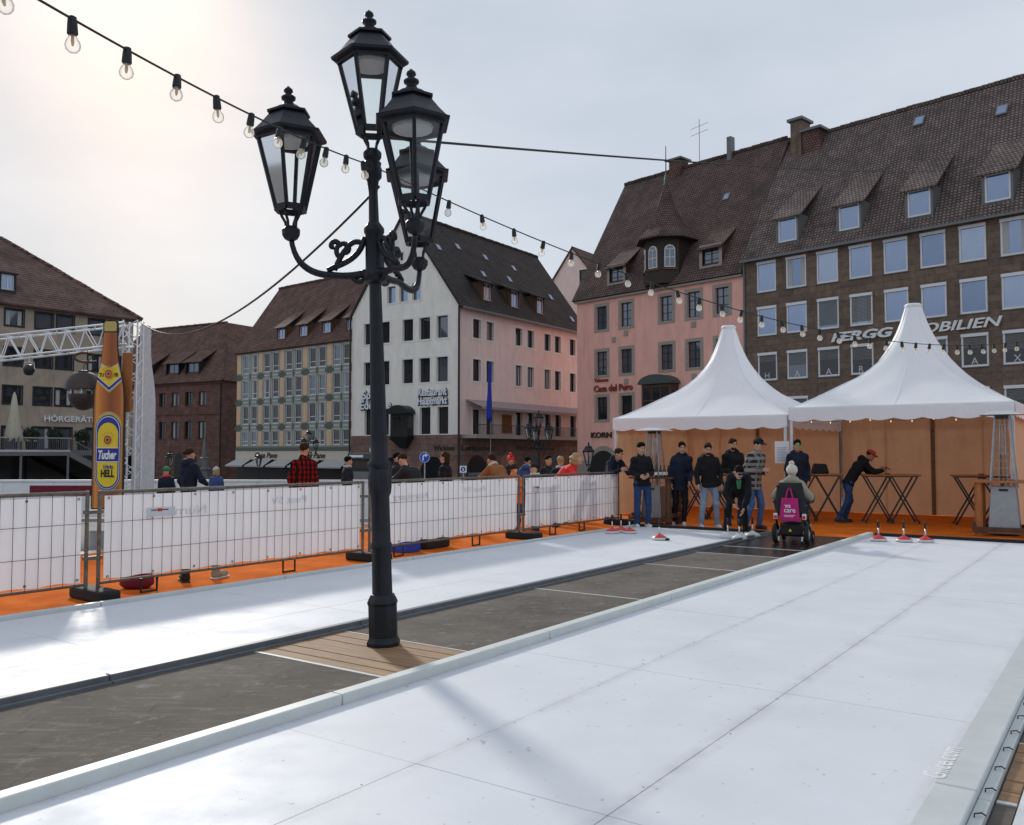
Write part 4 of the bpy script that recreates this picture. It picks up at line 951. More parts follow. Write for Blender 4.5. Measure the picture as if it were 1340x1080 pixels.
def street_lamp(loc, label, rz=0, tilt=0.0):
    L_ = empty('street_lamp', loc, rz, label=label, cat='street lamp')
    L_.rotation_euler = (0, tilt, rz)
    # octagonal foot, fluted shaft
    MB().lathe([(.142, 0), (.142, .03), (.130, .05), (.122, .07), (.122, .33), (.132, .35), (.122, .375), (.098, .42)], 8, ph=R(22.5)).build('base', M['lamp_iron'], L_, bevel=.006)
    sh = MB(); n = 32; prof = [(.084, .40), (.080, .78), (.088, .80), (.088, .83), (.079, .85), (.077, 1.22), (.092, 1.25), (.098, 1.30), (.098, 1.38), (.092, 1.42), (.084, 1.45), (.100, 1.47), (.100, 1.50), (.074, 1.53), (.070, 1.70), (.050, 3.02)]
    for r, z in prof:
        for i in range(n):
            q = r*(1-(.05 if i % 2 and .4 < z < 3.1 else 0)); t = 2*math.pi*i/n; sh.v.append((q*math.cos(t), q*math.sin(t), z))
    sh.f = [(i*n+k, i*n+(k+1) % n, (i+1)*n+(k+1) % n, (i+1)*n+k) for i in range(len(prof)-1) for k in range(n)]
    sh.build('shaft', M['lamp_iron'], L_, autosm=40)
    MB().lathe([(.06, 3.0), (.10, 3.02), (.11, 3.06), (.085, 3.09), (.080, 3.12), (.075, 3.42), (.086, 3.44), (.086, 3.47), (.065, 3.50), (.044, 3.53), (.038, 3.78), (.05, 3.88), (.075, 3.91), (.078, 3.98), (.07, 4.0), (.075, 4.03), (.05, 4.06), (.05, 4.09)], 16).build('upper_shaft', M['lamp_iron'], L_, autosm=40)
    for ang, rs_, dz in ((180, 1.0, -.05), (-51, .90, -.15), (66, 1.08, -.19)):
        arm = MB(); A_ = []
        A_ += bez([(.07, 0, 3.10), (.28, 0, 3.04), (.66, 0, 3.08), (.70, 0, 3.46)], 18)
        arm.tube(A_, [.034-.012*i/18 for i in range(19)], 8)
        arm.tube(bez([(.08, 0, 3.40), (.12, 0, 3.22), (.26, 0, 3.18), (.40, 0, 3.135)], 10)[::1], .026, 8)
        arm.tube(bez([(.34, 0, 3.13), (.24, 0, 3.36), (.16, 0, 3.40), (.09, 0, 3.34)], 10), .024, 8)
        arm.tube(spiral((.255, 3.30), .075, .02, R(-60), R(300), 18), [.022]*18, 8)
        arm.tube(spiral((.34, 3.34), .045, .012, R(200), R(-90), 12), [.024]*12, 8)
        arm.tube(bez([(.08, 0, 3.06), (.12, 0, 3.0), (.17, 0, 3.02), (.20, 0, 3.08)], 8), .022, 8)
        arm.cyl((.0, 0, 3.08), (.12, 0, 3.09), .045, .035, 10); arm.xf(lambda p: (p[0]*rs_, p[1], p[2]+dz*min(1, max(0, (p[0]-.35)/.3))))
        o = arm.build('arm', M['lamp_iron'], L_, smooth=True, rz=R(ang))
        c, s = math.cos(R(ang)), math.sin(R(ang)); lantern(L_, (.70*c*rs_, .70*s*rs_, 3.54+dz), R(ang+30))
    lantern(L_, (0, 0, 4.13), R(12))
    return L_
lampA = street_lamp((-1.06, 7.33, .012), 'tall black iron street lamp with four lanterns on the wooden walkway section', 0, R(-1.7))
def cp(root, loc, rz, label, scale=1.0, tilt=0):
    r = copy_tree(root); r.location = loc; r.rotation_euler = (0, tilt, rz); r.scale = (scale,)*3; r['label'] = label; return r
l2 = cp(lampA, (1.58, 52, ground_z(52)), R(35), 'distant four-lantern lamp post before the restaurant arches'); l3 = cp(lampA, (-17.6, 76, ground_z(76)), R(70), 'distant four-lantern lamp post before the bakery awnings')
for o in (lampA, l2, l3): o['group'] = 'black iron lamp posts on the square'
def small_lamp(px, Y, label, ztop):
    zg = ground_z(Y); L_ = empty('street_lamp', AT(px, Y, zg), R(20), label=label, cat='street lamp', group='single-lantern lamp posts')
    h = ztop-zg-1.39
    MB().lathe([(.10, 0), (.10, .4), (.06, .5), (.05, .9), (.035, h-.1), (.05, h-.1)], 10).build('shaft', M['lamp_iron'], L_)
    lantern(L_, (0, 0, h), 0); return L_
small_lamp(770, 40, 'single-lantern lamp post before the salmon house arch', 2.25)
small_lamp(339, 70, 'single-lantern lamp post before the left bakery awning', 1.75)
small_lamp(223, 60, 'single-lantern lamp post in the shade before the sandstone building', 1.9)
# ------------------------------------------------------------------ festoon cable with bulbs
def cat_pts(p0, p1, sag, n=40):
    p0, p1 = Vector(p0), Vector(p1); return [p0.lerp(p1, i/n)-Vector((0, 0, sag*4*(i/n)*(1-i/n))) for i in range(n+1)]
SOCK = MB().lathe([(.008, .012), (.016, .008), (.019, -.02), (.021, -.055), (.017, -.06)], 10).mesh('socket')
BULB = MB().lathe([(.014, -.058), (.016, -.068), (.026, -.082), (.030, -.098), (.026, -.114), (.014, -.125), (.0, -.128)], 12, cap=False).mesh('bulb_glass', True)
FIL = MB().lathe([(.006, -.058), (.007, -.085), (.004, -.10)], 6).mesh('filament')
SOCK.transform(Matrix.Scale(1.08, 4)); BULB.transform(Matrix.Scale(1.08, 4)); FIL.transform(Matrix.Scale(1.08, 4))
mat('filament', (.55, .36, .18), .5, 0); mat('bulb_amber', (.75, .25, .03), .2, 0)
def festoon(label, pts, spacing, start=.1, amber=(), skip=None):
    rt = empty('string_lights', tuple(pts[0]), 0, label=label, cat='string lights', group='string lights over the lanes')
    o0 = Vector(pts[0]); MB().tube([p-o0 for p in pts], .0055, 6).build('cable', M['cable'], rt)
    d = 0; nxt = start; k = 0; rnd = random.Random(len(pts))
    for a, b in zip(pts[:-1], pts[1:]):
        l = (b-a).length
        while nxt <= d+l:
            p = a.lerp(b, (nxt-d)/l)-o0; b_ = mesh_obj('bulb', SOCK, M['cable'], rt, loc=p, rot=(R(rnd.uniform(-12, 12)), R(rnd.uniform(-12, 12)), rnd.uniform(0, 6)))
            mesh_obj('bulb_glass', BULB, M['bulb_amber'] if k in amber else M['bulb_glass'], b_)
            if k not in amber: mesh_obj('filament', FIL, M['filament'], b_)
            nxt += spacing*rnd.uniform(.94, 1.06); k += 1
        d += l
    return rt
PL = Vector((-1.19, 7.28, 4.01))
near = [Vector((-1.82, 3.6, 3.40)).lerp(PL, t)-Vector((0, 0, .0+.20*t*(1-t))) for t in [(-.35+1.35*i/30) for i in range(31)]]
festoon('near string of clear bulbs running from top left to the lamp post', near, .40, .46)
far = cat_pts(PL, (10.0, 15.3, 3.75), .78, 50)
festoon('far string of clear bulbs running from the lamp post past the tents', far, .362, .42, amber=(1,))
def cable(label, pts, r=.008):
    o0 = Vector(pts[0]); o = MB().tube([Vector(p)-o0 for p in pts], r, 6).build('cable', M['cable'], loc=o0); tag(o, label, 'cable'); return o
cable('thin black cable from the lamp post to the brown office building', cat_pts((-1.05, 7.45, 4.30), (29.1, 50.0, 18.4), .45, 30), .012)
cable('black cable sagging from the lamp post to the truss tower', cat_pts((-1.13, 7.36, 3.85), (-8.9, 20.9, 4.72), .7, 30), .013)
# ------------------------------------------------------------------ fence panels with white banner
FA = [1.05, 5.22, 9.40, 13.42, 17.25]; FB = -9.30; ZB, ZT = .17, 1.16
WV = {}
def fence(a0, a1, label, idx):
    rt = empty('mobile_fence', LP(a0, FB), ROT, label=label, cat='fence', group='mobile fence panels along the lane'); Ln = a1-a0; e = .07
    fm = M['rusty']
    for a in (e, Ln-e): MB().cyl((0, a, .03), (0, a, ZT+.02), .021, n=10).build('post', fm, rt, smooth=False)
    MB().cyl((0, e, ZT), (0, Ln-e, ZT), .021, n=10).build('top_rail', fm, rt); MB().cyl((0, e, ZB), (0, Ln-e, ZB), .017, n=10).build('bottom_rail', fm, rt)
    nw = int(round((Ln-2*e)/.128)); step = (Ln-2*e)/nw
    if 'v' not in WV: WV['v'] = MB().cyl((0, 0, ZB), (0, 0, ZT), .0033, n=5).mesh('wire')
    for i in range(1, nw): mesh_obj('wire', WV['v'], M['wire'], rt, loc=(.024+random.uniform(-.002, .002), e+i*step, 0))
    for z in (.50, .83): MB().cyl((.030, e, z), (.030, Ln-e, z), .0033, n=5).build('wire', M['wire'], rt)
    # banner: slightly rippled sheet tied behind the mesh
    nb, nz_ = 60, 8; mb = MB(); rnd = random.Random(idx); ph = rnd.uniform(0, 6)
    for j in range(nz_+1):
        for i in range(nb+1):
            a = e+.06+(Ln-2*e-.12)*i/nb; zz = ZB+.035+(ZT-ZB-.075)*j/nz_
            if j == 0: zz += .008*math.sin(i*.9+ph)
            mb.v.append((.0+.008*math.sin(a*5+ph+zz*2)+.004*math.sin(a*13+zz*7), a, zz))
    mb.f = [(j*(nb+1)+i, j*(nb+1)+i+1, (j+1)*(nb+1)+i+1, (j+1)*(nb+1)+i) for j in range(nz_) for i in range(nb)]
    bn = mb.build('banner', M['banner'], rt, smooth=True)
    for i in range(8):
        for z in (ZB+.06, ZT-.065):
            mesh_obj('eyelet', EY, M['frame_dark'], bn, loc=(.013, e+.10+(Ln-2*e-.2)*i/7, z))
    return rt, bn
EY = MB().tube([(0, .011*math.cos(t), .011*math.sin(t)) for t in np.linspace(0, 6.28, 11)], .004, 5).mesh('eyelet')
fl = ['white bannered fence panel at the far left beside the bottle board', 'white bannered fence panel left of the lamp post with a small plate', 'white bannered fence panel behind the lamp post', 'white bannered fence panel ending beside the leaning man']
mat('ghost_red', (.83, .795, .81), .6, .02, transl=.25); mat('ghost_blue', (.79, .81, .85), .6, .02, transl=.25)
for i in range(4):
    rt, bn = fence(FA[i], FA[i+1], fl[i], i+3); Ln = FA[i+1]-FA[i]
    rot = (R(90), 0, R(90))
    x = .0145
    text('faded_print', 'Nürnberg', .15, M['ghost_red'], bn, (x, Ln*.34, .86), rot, .002, width=.8, mirror=True)
    text('faded_print', 'Post SV', .13, M['ghost_blue'], bn, (x, Ln*.72, .92), rot, .002, width=.6, mirror=True)
    if i in (1, 3):
        a = .62 if i == 1 else .35
        p = MB().box(.034, .037, a, a+.36*(.6 if i == 3 else 1), .86, .96).build('plate', M['grey_plastic'], rt)
        MB().box(.038, .039, a+.13, a+.19, .915, .95).build('plate_print', M['red_print'], p); MB().box(.038, .039, a+.05, a+.13, .926, .938).box(.038, .039, a+.19, a+.27 if i == 1 else a+.21, .926, .938).build('plate_print', M['black_print'], p)
    for a in ((.55, Ln*.62) if i != 3 else (.9, 2.0)):
        MB().tube([(.05, a, .17), (.05, a, .012), (.05, a+.20, .012), (.05, a+.20, .17)], .018, 4).build('bracket', M['black_metal'], rt)
for i, a in enumerate(FA):
    lab = ['', 'black rubber block at the left fence joint', 'black rubber block behind the lamp post', 'black rubber block below the third fence joint', 'black rubber block at the fence end beside the red stones'][i]
    if i == 0: continue
    o = MB().box(-.36, .36, -.12, .12, 0, .13).build('rubber_block', M['rubber_black'], bevel=.03, loc=LP(a, FB+.06, .004), rz=ROT+R(4*(-1)**i+90*(i == 4)*0)); tag(o, lab, 'rubber block', 'rubber blocks under the fence')
    if i < 4:
        c = empty('clamp', LP(a, FB), ROT, label=['', 'steel clamps joining the fence panels at the left joint', 'steel clamps joining the fence panels left of the lamp post', 'steel clamps joining the fence panels at the third joint'][i], cat='clamp', group='clamps of the fence')
        for z in (.45, .95): MB().box(-.03, .03, -.10, .10, z-.02, z+.02).build('clamp_plate', M['rusty'], c)
# ------------------------------------------------------------------ two pagoda tents
RS = [(1.0, 0), (.9, .05), (.8, .105), (.7, .165), (.6, .23), (.5, .305), (.42, .38), (.35, .455), (.28, .55), (.22, .64), (.17, .735), (.13, .83), (.10, .92), (.078, .98), (.07, 1.0)]
def tent(name, b0, b1, a0, eave, peak, label, walls, left=False):
    w = b1-b0; c = ((b0+b1)/2, a0+w/2)
    T_ = empty(name, LP(c[1], c[0]), ROT, label=label, cat='tent', group='white pagoda tents')
    h = w/2; mb = MB(); K = 16   # points per side
    def ring(k):
        pts = []
        for s in range(4):
            for i in range(K):
                u = -1+2*i/K; e = [(u, -1), (1, u), (-u, 1), (-1, -u)][s]; pts.append(e)
        return pts
    base = ring(0); n = len(base)
    for r, zf in RS:
        q = 1-min(1, max(0, (r-.12)/.5))     # towards round at the top
        for (x, y) in base:
            l = math.hypot(x, y); cx_, cy_ = x*(1-q)+x/l*q, y*(1-q)+y/l*q
            sag = .05*math.sin(math.pi*min(1, r))*(1-abs(abs(x)-abs(y)))
            wr = .012*math.sin(9*math.atan2(y, x)+r*7)*(1 if .12 < r < .98 else 0)
            mb.v.append((cx_*r*h, cy_*r*h, eave+(peak-eave)*zf-sag*(r > .1)+wr))
    m = len(RS); mb.f = [(i*n+k, i*n+(k+1) % n, (i+1)*n+(k+1) % n, (i+1)*n+k) for i in range(m-1) for k in range(n)]+[tuple(range((m-1)*n, m*n))]
    cn = mb.build('canopy', M['tent_white'], T_, smooth=True)
    for k0 in range(0, n, K//2):
        MB().tube([Vector(mb.v[i*n+k0])+Vector((0, 0, .004)) for i in range(m)], .009 if k0 % K == 0 else .005, 5).build('seam', M['tent_white'], cn)
    # scalloped valance on four sides
    for s in range(4):
        vb = MB(); N = 96
        for i in range(N+1):
            u = -h+2*h*i/N; bot = eave-.27-.05*abs(math.sin(math.pi*i/N*8)); o = h+.012+.008*math.sin(i*.45)
            for z in (eave+.012, eave-.13, bot):
                vb.v.append([(u, -o, z), (o, u, z), (u, o, z), (-o, u, z)][s])
        vb.f = [(3*i+k, 3*i+3+k, 3*i+4+k, 3*i+1+k) for i in range(N) for k in range(2)]
        vb.build('valance', M['tent_white'], T_, smooth=True)
    for sx in (-1, 1):
        for sy in (-1, 1):
            p = MB().box(sx*(h-.05)-.035, sx*(h-.05)+.035, sy*(h-.05)-.035, sy*(h-.05)+.035, 0, eave+.02).build('post', M['alu'] if sy < 0 else M['wood_dark'], T_, bevel=.006)
    fb = MB()
    for s in (-1, 1): fb.bar((-h+.05, s*(h-.06), eave-.06), (h-.05, s*(h-.06), eave-.06), .05, .08).bar((s*(h-.06), -h+.05, eave-.06), (s*(h-.06), h-.05, eave-.06), .05, .08)
    fb.build('eave_frame', M['alu'], T_)
    # tan side walls
    for s in walls:
        N, Zn = 80, 10; wb = MB()
        for j in range(Zn+1):
            for i in range(N+1):
                u = -h+.02+(2*h-.04)*i/N; z = .01+(eave-.05)*j/Zn; o = h-.12+.010*math.sin(i*.62+j*.3)+.008*math.sin(i*1.7+j*1.1)+.012*math.sin(j*2.1+i*.11)
                wb.v.append({'back': (u, o, z), 'left': (-o, u, z), 'right': (o, u, z)}[s])
        wb.f = [(j*(N+1)+i, j*(N+1)+i+1, (j+1)*(N+1)+i+1, (j+1)*(N+1)+i) for j in range(Zn) for i in range(N)]
        wo = wb.build('side_wall', M['tent_tan'], T_, smooth=True)
        for u in (-h*.5, 0, h*.5) if s == 'back' else (0,):
            wd = .05 if u == 0 else .012; o = h-.155
            bx = {'back': (u-wd, u+wd, o, o+.006, .02, eave-.1), 'left': (-o-.006, -o, u-wd, u+wd, .02, eave-.1), 'right': (o, o+.006, u-wd, u+wd, .02, eave-.1)}[s]
            sm = MB().box(*bx).build('seam', M['tent_seam'] if u == 0 else M['tent_tan'], wo)
            if u == 0 and s == 'back':
                for k in range(14): mesh_obj('rivet', EY, M['frame_dark'], sm, loc=(0, o-.004, .12+k*.155), rz=R(90))
    MB().lathe([(.18, peak-.06), (.2, peak-.02), (.16, peak+.03), (.02, peak+.05)], 16).build('peak_cap', M['tent_white'], T_, smooth=True)
    return T_
tent('pagoda_tent', -10.97, -6.47, 20.0, 2.46, 4.92, 'white pagoda tent on the left above the group of men', ('back', 'left'))
tent('pagoda_tent', -6.43, -1.93, 20.0, 2.61, 5.06, 'white pagoda tent on the right above the bistro tables', ('back', 'right'))
# little bulbs inside the right tent eave
rt = empty('string_lights', LP(20.1, -6.2, 2.32), ROT, label='short string of tiny bulbs under the right tent valance', cat='string lights', group='string lights over the lanes')
MB().tube([(x, 0, .02-.05*abs(math.sin(x*2.2))) for x in np.linspace(0, 3.4, 40)], .004, 5).build('cable', M['cable'], rt)
mat_emit('warm_glow', (1, .72, .35), .5)
for x in np.linspace(.25, 3.2, 8): MB().lathe([(.0, -.035), (.012, -.022), (.012, -.01), (.006, .01)], 8).build('bulb', M['warm_glow'], rt, loc=(x, 0, -.05*abs(math.sin(x*2.2))))
# ------------------------------------------------------------------ truss arch with bottle boards and ball lantern
def truss(mb_list, p0, p1, size, parent, step=.42, r=.022):
    p0, p1 = Vector(p0), Vector(p1); d = (p1-p0).normalized(); u = Vector((0, 0, 1)) if abs(d.z) < .9 else Vector((0, 1, 0)); a = d.cross(u).normalized(); b = a.cross(d)
    c = [(sx*size/2, sz*size/2) for sx, sz in ((-1, -1), (1, -1), (1, 1), (-1, 1))]
    for x, z in c: MB().cyl(p0+a*x+b*z, p1+a*x+b*z, r, n=8).build('chord', M['truss_white'], parent)
    n = int((p1-p0).length/step)
    for i in range(n):
        q0 = p0.lerp(p1, i/n); q1 = p0.lerp(p1, (i+1)/n)
        m = MB()
        for k in range(4):
            x0, z0 = c[k]; x1, z1 = c[(k+1) % 4]
            m.cyl(q0+a*x0+b*z0, q0.lerp(q1, .5)+a*x1+b*z1, r*.5, n=6); m.cyl(q0.lerp(q1, .5)+a*x1+b*z1, q1+a*x0+b*z0, r*.5, n=6)
        m.build('brace', M['truss_white'], parent)
TR = empty('truss_arch', AT(172, 21), 0, label='white lattice truss tower and sloping beam at the left behind the fence', cat='truss')
o0 = Vector(TR.location)
truss(None, (0, 0, -.16), (0, 0, 4.75), .34, TR)
truss(None, Vector((-.1, 0, 4.42)), Vector((-6.6, -.6, 3.62)), .52, TR, .42, .026)
MB().box(-.24, .24, -.24, .24, -.16, -.13).build('base_plate', M['alu'], TR)
MB().box(-.10, .10, -.05, .05, 2.55, 3.95).build('wood_post', M['wood_orange'], TR, loc=(-.02, -.24, 0))
lampb = empty('spotlight', AT(36, 20.6, 3.43), 0, label='small black spotlight hanging under the truss beam', cat='spotlight'); lampb.scale = (.65, .65, .65); lampb.location.z += .12
MB().lathe([(.0, -.2), (.16, -.17), (.2, 0), (.12, .14), (.04, .17)], 14, cap=False).build('housing', M['black_metal'], lampb, smooth=True, rot=(R(30), R(25), 0)); MB().tube([(-.2, 0, 0), (-.17, 0, .25), (.17, 0, .25), (.2, 0, 0)], .018, 6).cyl((0, 0, .25), (0, 0, .4), .015, n=6).build('yoke', M['alu'], lampb)
# bottle outline (half width, height) as a fraction of a 4.45 m tall board
BS = 1.09
BO = [(.34, 0), (.355, .03), (.355, 2.1), (.35, 2.55), (.325, 2.85), (.27, 3.15), (.205, 3.45), (.17, 3.75), (.155, 4.15), (.165, 4.17), (.165, 4.36), (.14, 4.42)]
BO = [(x*BS, z) for x, z in BO]
BOT = [(x, z) for x, z in BO]+[(-x, z) for x, z in reversed(BO)]
def wprof(z): return float(np.interp(z, [p[1] for p in BO], [p[0] for p in BO]))
def bottle_board(loc, rz, label, printed):
    b = empty('bottle_board', loc, rz, label=label, cat='sign', group='bottle-shaped boards on the truss tower')
    MB().prism(BOT, -.02, .02).build('board', M['black_print'] if printed else M['grey_plastic'], b)
    if not printed: return b
    k = .93; y = -.022
    inner = [(x*k, .03+z*.99) for x, z in BO[:-3]]; poly = inner+[(-x, z) for x, z in reversed(inner)]
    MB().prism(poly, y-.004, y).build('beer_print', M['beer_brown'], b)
    MB().prism([(.135, 4.17), (.15, 4.2), (.15, 4.35), (.12, 4.4), (-.12, 4.4), (-.15, 4.35), (-.15, 4.2), (-.135, 4.17)], y-.005, y).build('cap_print', M['gold'], b)
    def oval(cx, z0, z1, hw, n=40):
        pts = []
        zc0, zc1 = z0+hw*1.15, z1-hw*1.15
        for i in range(n):
            t = 2*math.pi*i/n; pts.append((cx+hw*math.cos(t), (zc1 if math.sin(t) > 0 else zc0)+hw*1.15*math.sin(t)))
        return pts
    yy = y-.004
    for i, (hw, z0, z1, mm) in enumerate(((.325, .42, 2.28, 'gold'), (.305, .44, 2.20, 'blue_print'), (.285, .47, 2.17, 'white_paint'), (.27, .485, 2.15, 'blue_print'), (.245, .52, 2.02, 'yellow_print'))):
        MB().prism(oval(0, z0, z1, hw), yy-.003*(i+1), yy-.003*i).build('label_print', M[mm], b)
    yl = yy-.016
    MB().box(-.26, .26, yl-.003, yl, 1.12, 1.42).build('label_band', M['blue_print'], b); MB().box(-.26, .26, yl-.004, yl-.001, 1.10, 1.115).box(-.26, .26, yl-.004, yl-.001, 1.425, 1.44).build('label_line', M['white_paint'], b)
    text('lettering', 'Tucher', .27, M['white_paint'], b, (-.22, yl-.006, 1.18), (R(90), 0, 0), .004, .012, .2, width=.44)
    text('lettering', 'Urbräu', .13, M['blue_print'], b, (-.10, yl-.006, .95), (R(90), 0, 0), .004, .003, width=.24)
    text('lettering', 'HELL', .23, M['black_print'], b, (-.15, yl-.006, .76), (R(90), 0, 0), .004, .010, width=.32)
    for cz, s in ((1.62, 1.0), (3.16, 1.0)):
        for q, (r, mm) in enumerate(((.10, 'gold'), (.085, 'red_print'), (.05, 'gold'), (.03, 'black_print'))):
            MB().prism([(r*s*math.cos(t), cz+r*s*1.15*math.sin(t)) for t in np.linspace(0, 6.28, 20)[:-1]], yl-.012-.002*(q+1)-(.02 if cz > 3 else 0), yl-.002*q-(.02 if cz > 3 else 0)).build('emblem_print', M[mm], b)
        for t in np.linspace(R(40), R(140), 6):
            MB().cbox((.16*math.cos(t), yl-.03 if cz > 3 else yl-.002, cz+.17*math.sin(t)), .02, .004, .05).build('crown_print', M['gold'], b)
    # neck label: chevron
    for i, (dz, mm) in enumerate(((0, 'gold'), (.035, 'white_paint'), (.05, 'blue_print'), (.12, 'white_paint'), (.135, 'yellow_print'))):
        zt_ = 3.42-.01*i; wl = lambda z: wprof(z)*.93-.004*i
        zs = [3.0+dz, zt_]; P = [(0, 2.72+dz*1.1), (wl(3.0), 2.98+dz), (wl(3.2), 3.2), (wl(3.42), zt_), (.0, 3.2 if i < 0 else 3.30), (-wl(3.42), zt_), (-wl(3.2), 3.2), (-wl(3.0), 2.98+dz)]
        MB().prism(P, yy-.003*(i+1), yy-.003*i).build('neck_print', M[mm], b)
    text('lettering', 'TU', .12, M['black_print'], b, (-.24, yl-.004, 3.1), (R(90), 0, R(0)), .003, .004, width=.11); text('lettering', 'ER', .12, M['black_print'], b, (.13, yl-.004, 3.1), (R(90), 0, 0), .003, .004, width=.10)
    return b
bottle_board(AT(142.5, 20.55, .27), R(-4), 'tall brown beer bottle shaped advertising board with yellow label', True)
bottle_board((AT(172, 21)[0]+.17, 21.3, .27), R(74), 'plain white back of a second bottle-shaped board on the truss tower', False)
bl = empty('ball_lantern', AT(108, 20.9, 3.05), 0, label='dark brown split ball lantern hanging beside the bottle board', cat='lantern')
prof = [(.0, .46), (.10, .455)]
MB().lathe([(.05, .50), (.13, .49), (.15, .455), (.2, .44), (.31, .36), (.38, .24), (.42, .09), (.425, .05), (.41, .04), (.36, .05), (.0, .06)], 28, cap=False).build('upper_shell', M['kettle'], bl, autosm=50)
MB().lathe([(.0, -.08), (.30, -.085), (.33, -.07), (.335, -.09), (.30, -.24), (.22, -.37), (.11, -.44), (.0, -.46)], 28, cap=False).build('lower_bowl', M['kettle'], bl, autosm=50)
for i in range(5): t = 6.28*i/5; MB().cyl((.27*math.cos(t), .27*math.sin(t), -.09), (.27*math.cos(t), .27*math.sin(t), .06), .018, n=6).build('strut', M['alu'], bl)
MB().lathe([(.0, -.08), (.05, -.08), (.05, .06), (.0, .06)], 10).build('lamp_tube', M['lamp_lens'], bl)
MB().tube([(0, 0, .5), (.0, 0, .62), (.2, .1, .9)], .012, 6).tube(bez([(.25, .1, .72), (-.3, .05, .65), (-.45, .05, .85), (-.2, .1, .98), (.1, .1, .92)], 16), .03, 8).build('hook', M['wood_dark'], bl)
# rink barrier behind the fence
rb = empty('rink_barrier', (0, 26, -.3), R(0), label='white ice rink barrier boards seen above the fence at left', cat='barrier')
for i in range(13):
    x = -21+i*1.5; MB().box(x+.01, x+1.49, -.04, .04, 0, 1.02).build('board', M['white_paint'], rb, bevel=.01)
MB().box(-21, -1.5, -.06, .06, 1.03, 1.09).build('cap_rail', M['truss_white'], rb)
mb = MB().box(-14.2+.0, -11.9, -.055, -.041, .62, .92); mb.build('advert', M['maroon'], rb)
# ------------------------------------------------------------------ furniture and games gear
def heater(px, Y, label, s=1.0, rz=0):
    h = empty('patio_heater', AT(px, Y), rz, label=label, cat='heater', group='pyramid patio heaters'); h.scale = (s, s, s)
    MB().add([(-.26, -.26, .04), (.26, -.26, .04), (.26, .26, .04), (-.26, .26, .04), (-.20, -.20, .88), (.20, -.20, .88), (.20, .20, .88), (-.20, .20, .88)], [(0,1,2,3),(4,5,6,7),(0,1,5,4),(1,2,6,5),(2,3,7,6),(3,0,4,7)]).build('gas_housing', M['steel_heater'], h, bevel=.008)
    MB().box(-.07, .07, -.235, -.215, .80, .84).build('door_handle', M['black_metal'], h)
    for sx in (-1, 1):
        for sy in (-1, 1): MB().bar((sx*.21, sy*.21, .85), (sx*.115, sy*.115, 2.15), .028).build('corner_bar', M['steel_heater'], h)
    MB().lathe([(.055, .9), (.055, 1.98)], 14).build('glass_tube', M['clear_glass'], h)
    for s_ in range(4):
        g = MB(); c, sn = math.cos(s_*math.pi/2), math.sin(s_*math.pi/2); rt_ = lambda x, y: (x*c-y*sn, x*sn+y*c)
        for i in range(9): z = .95+i*.13; q = .21-(z-.85)/1.3*.095; a_, b_ = rt_(-q, -q), rt_(q, -q); g.bar((a_[0], a_[1], z), (b_[0], b_[1], z), .007)
        for k in (-.33, .33):
            a_, b_ = rt_(.21*k, -.21), rt_(.115*k, -.115); g.bar((a_[0], a_[1], .85), (b_[0], b_[1], 2.12), .007)
        g.build('guard', M['steel_heater'], h)
    MB().box(-.125, .125, -.125, .125, 2.10, 2.16).build('burner', M['leg_metal'], h)
    MB().add([(-.36, -.36, 2.17), (.36, -.36, 2.17), (.36, .36, 2.17), (-.36, .36, 2.17), (-.14, -.14, 2.24), (.14, -.14, 2.24), (.14, .14, 2.24), (-.14, .14, 2.24)], [(0,1,2,3),(4,5,6,7),(0,1,5,4),(1,2,6,5),(2,3,7,6),(3,0,4,7)]).build('reflector', M['alu'], h)
    return h
heater(856, 19.75, 'pyramid patio heater behind the men at the left tent', .96, R(-30))
heater(1312, 17.05, 'large pyramid patio heater inside the wooden counter at the right edge', 1.07, R(-32))
def counter(px, Y, w, d, label, rz, wood):
    c = empty('wooden_counter', AT(px, Y), rz, label=label, cat='counter', group='rough wooden counters round the heaters')
    for i in range(4):
        y0 = -d/2-.08+i*(d+.16)/4
        if 0 < i < 3:      # leave a hole for the heater
            MB().box(-w/2-.08, -.27, y0+.004, y0+(d+.16)/4-.004, 1.02, 1.06).build('top_plank', M[wood], c); MB().box(.27, w/2+.08, y0+.004, y0+(d+.16)/4-.004, 1.02, 1.06).build('top_plank', M[wood], c)
        else: MB().box(-w/2-.08, w/2+.08, y0+.004, y0+(d+.16)/4-.004, 1.02, 1.06).build('top_plank', M[wood], c)
    for sx in (-1, 1):
        for sy in (-1, 1): MB().cyl((sx*(w/2-.06), sy*(d/2-.06), .0), (sx*(w/2-.06), sy*(d/2-.06), 1.02), .075, .068, 10).build('leg', M[wood], c)
    for sy in (-1, 1): MB().box(-w/2-.05, w/2+.05, sy*(d/2+.02)-.03, sy*(d/2+.02)+.03, .09, .18).build('rail', M['wood_dark'], c)
    for sx in (-1, 1): MB().box(sx*(w/2+.02)-.03, sx*(w/2+.02)+.03, -d/2, d/2, .19, .27).build('rail', M['wood_dark'], c)
    return c
counter(1312, 17.05, .95, .95, 'orange-brown wooden counter round the heater at the right edge', R(-32), 'wood_orange')
counter(860, 19.6, .85, .75, 'dark wooden counter with bottles round the left heater', R(-30), 'wood_dark')
BT = MB().lathe([(.03, 0), (.033, .02), (.033, .13), (.028, .16), (.013, .20), (.012, .25), (.014, .255)], 12).mesh('bottle', True)
BLb = MB().lathe([(.0338, .04), (.0338, .11)], 12, cap=False).mesh('bottle_label')
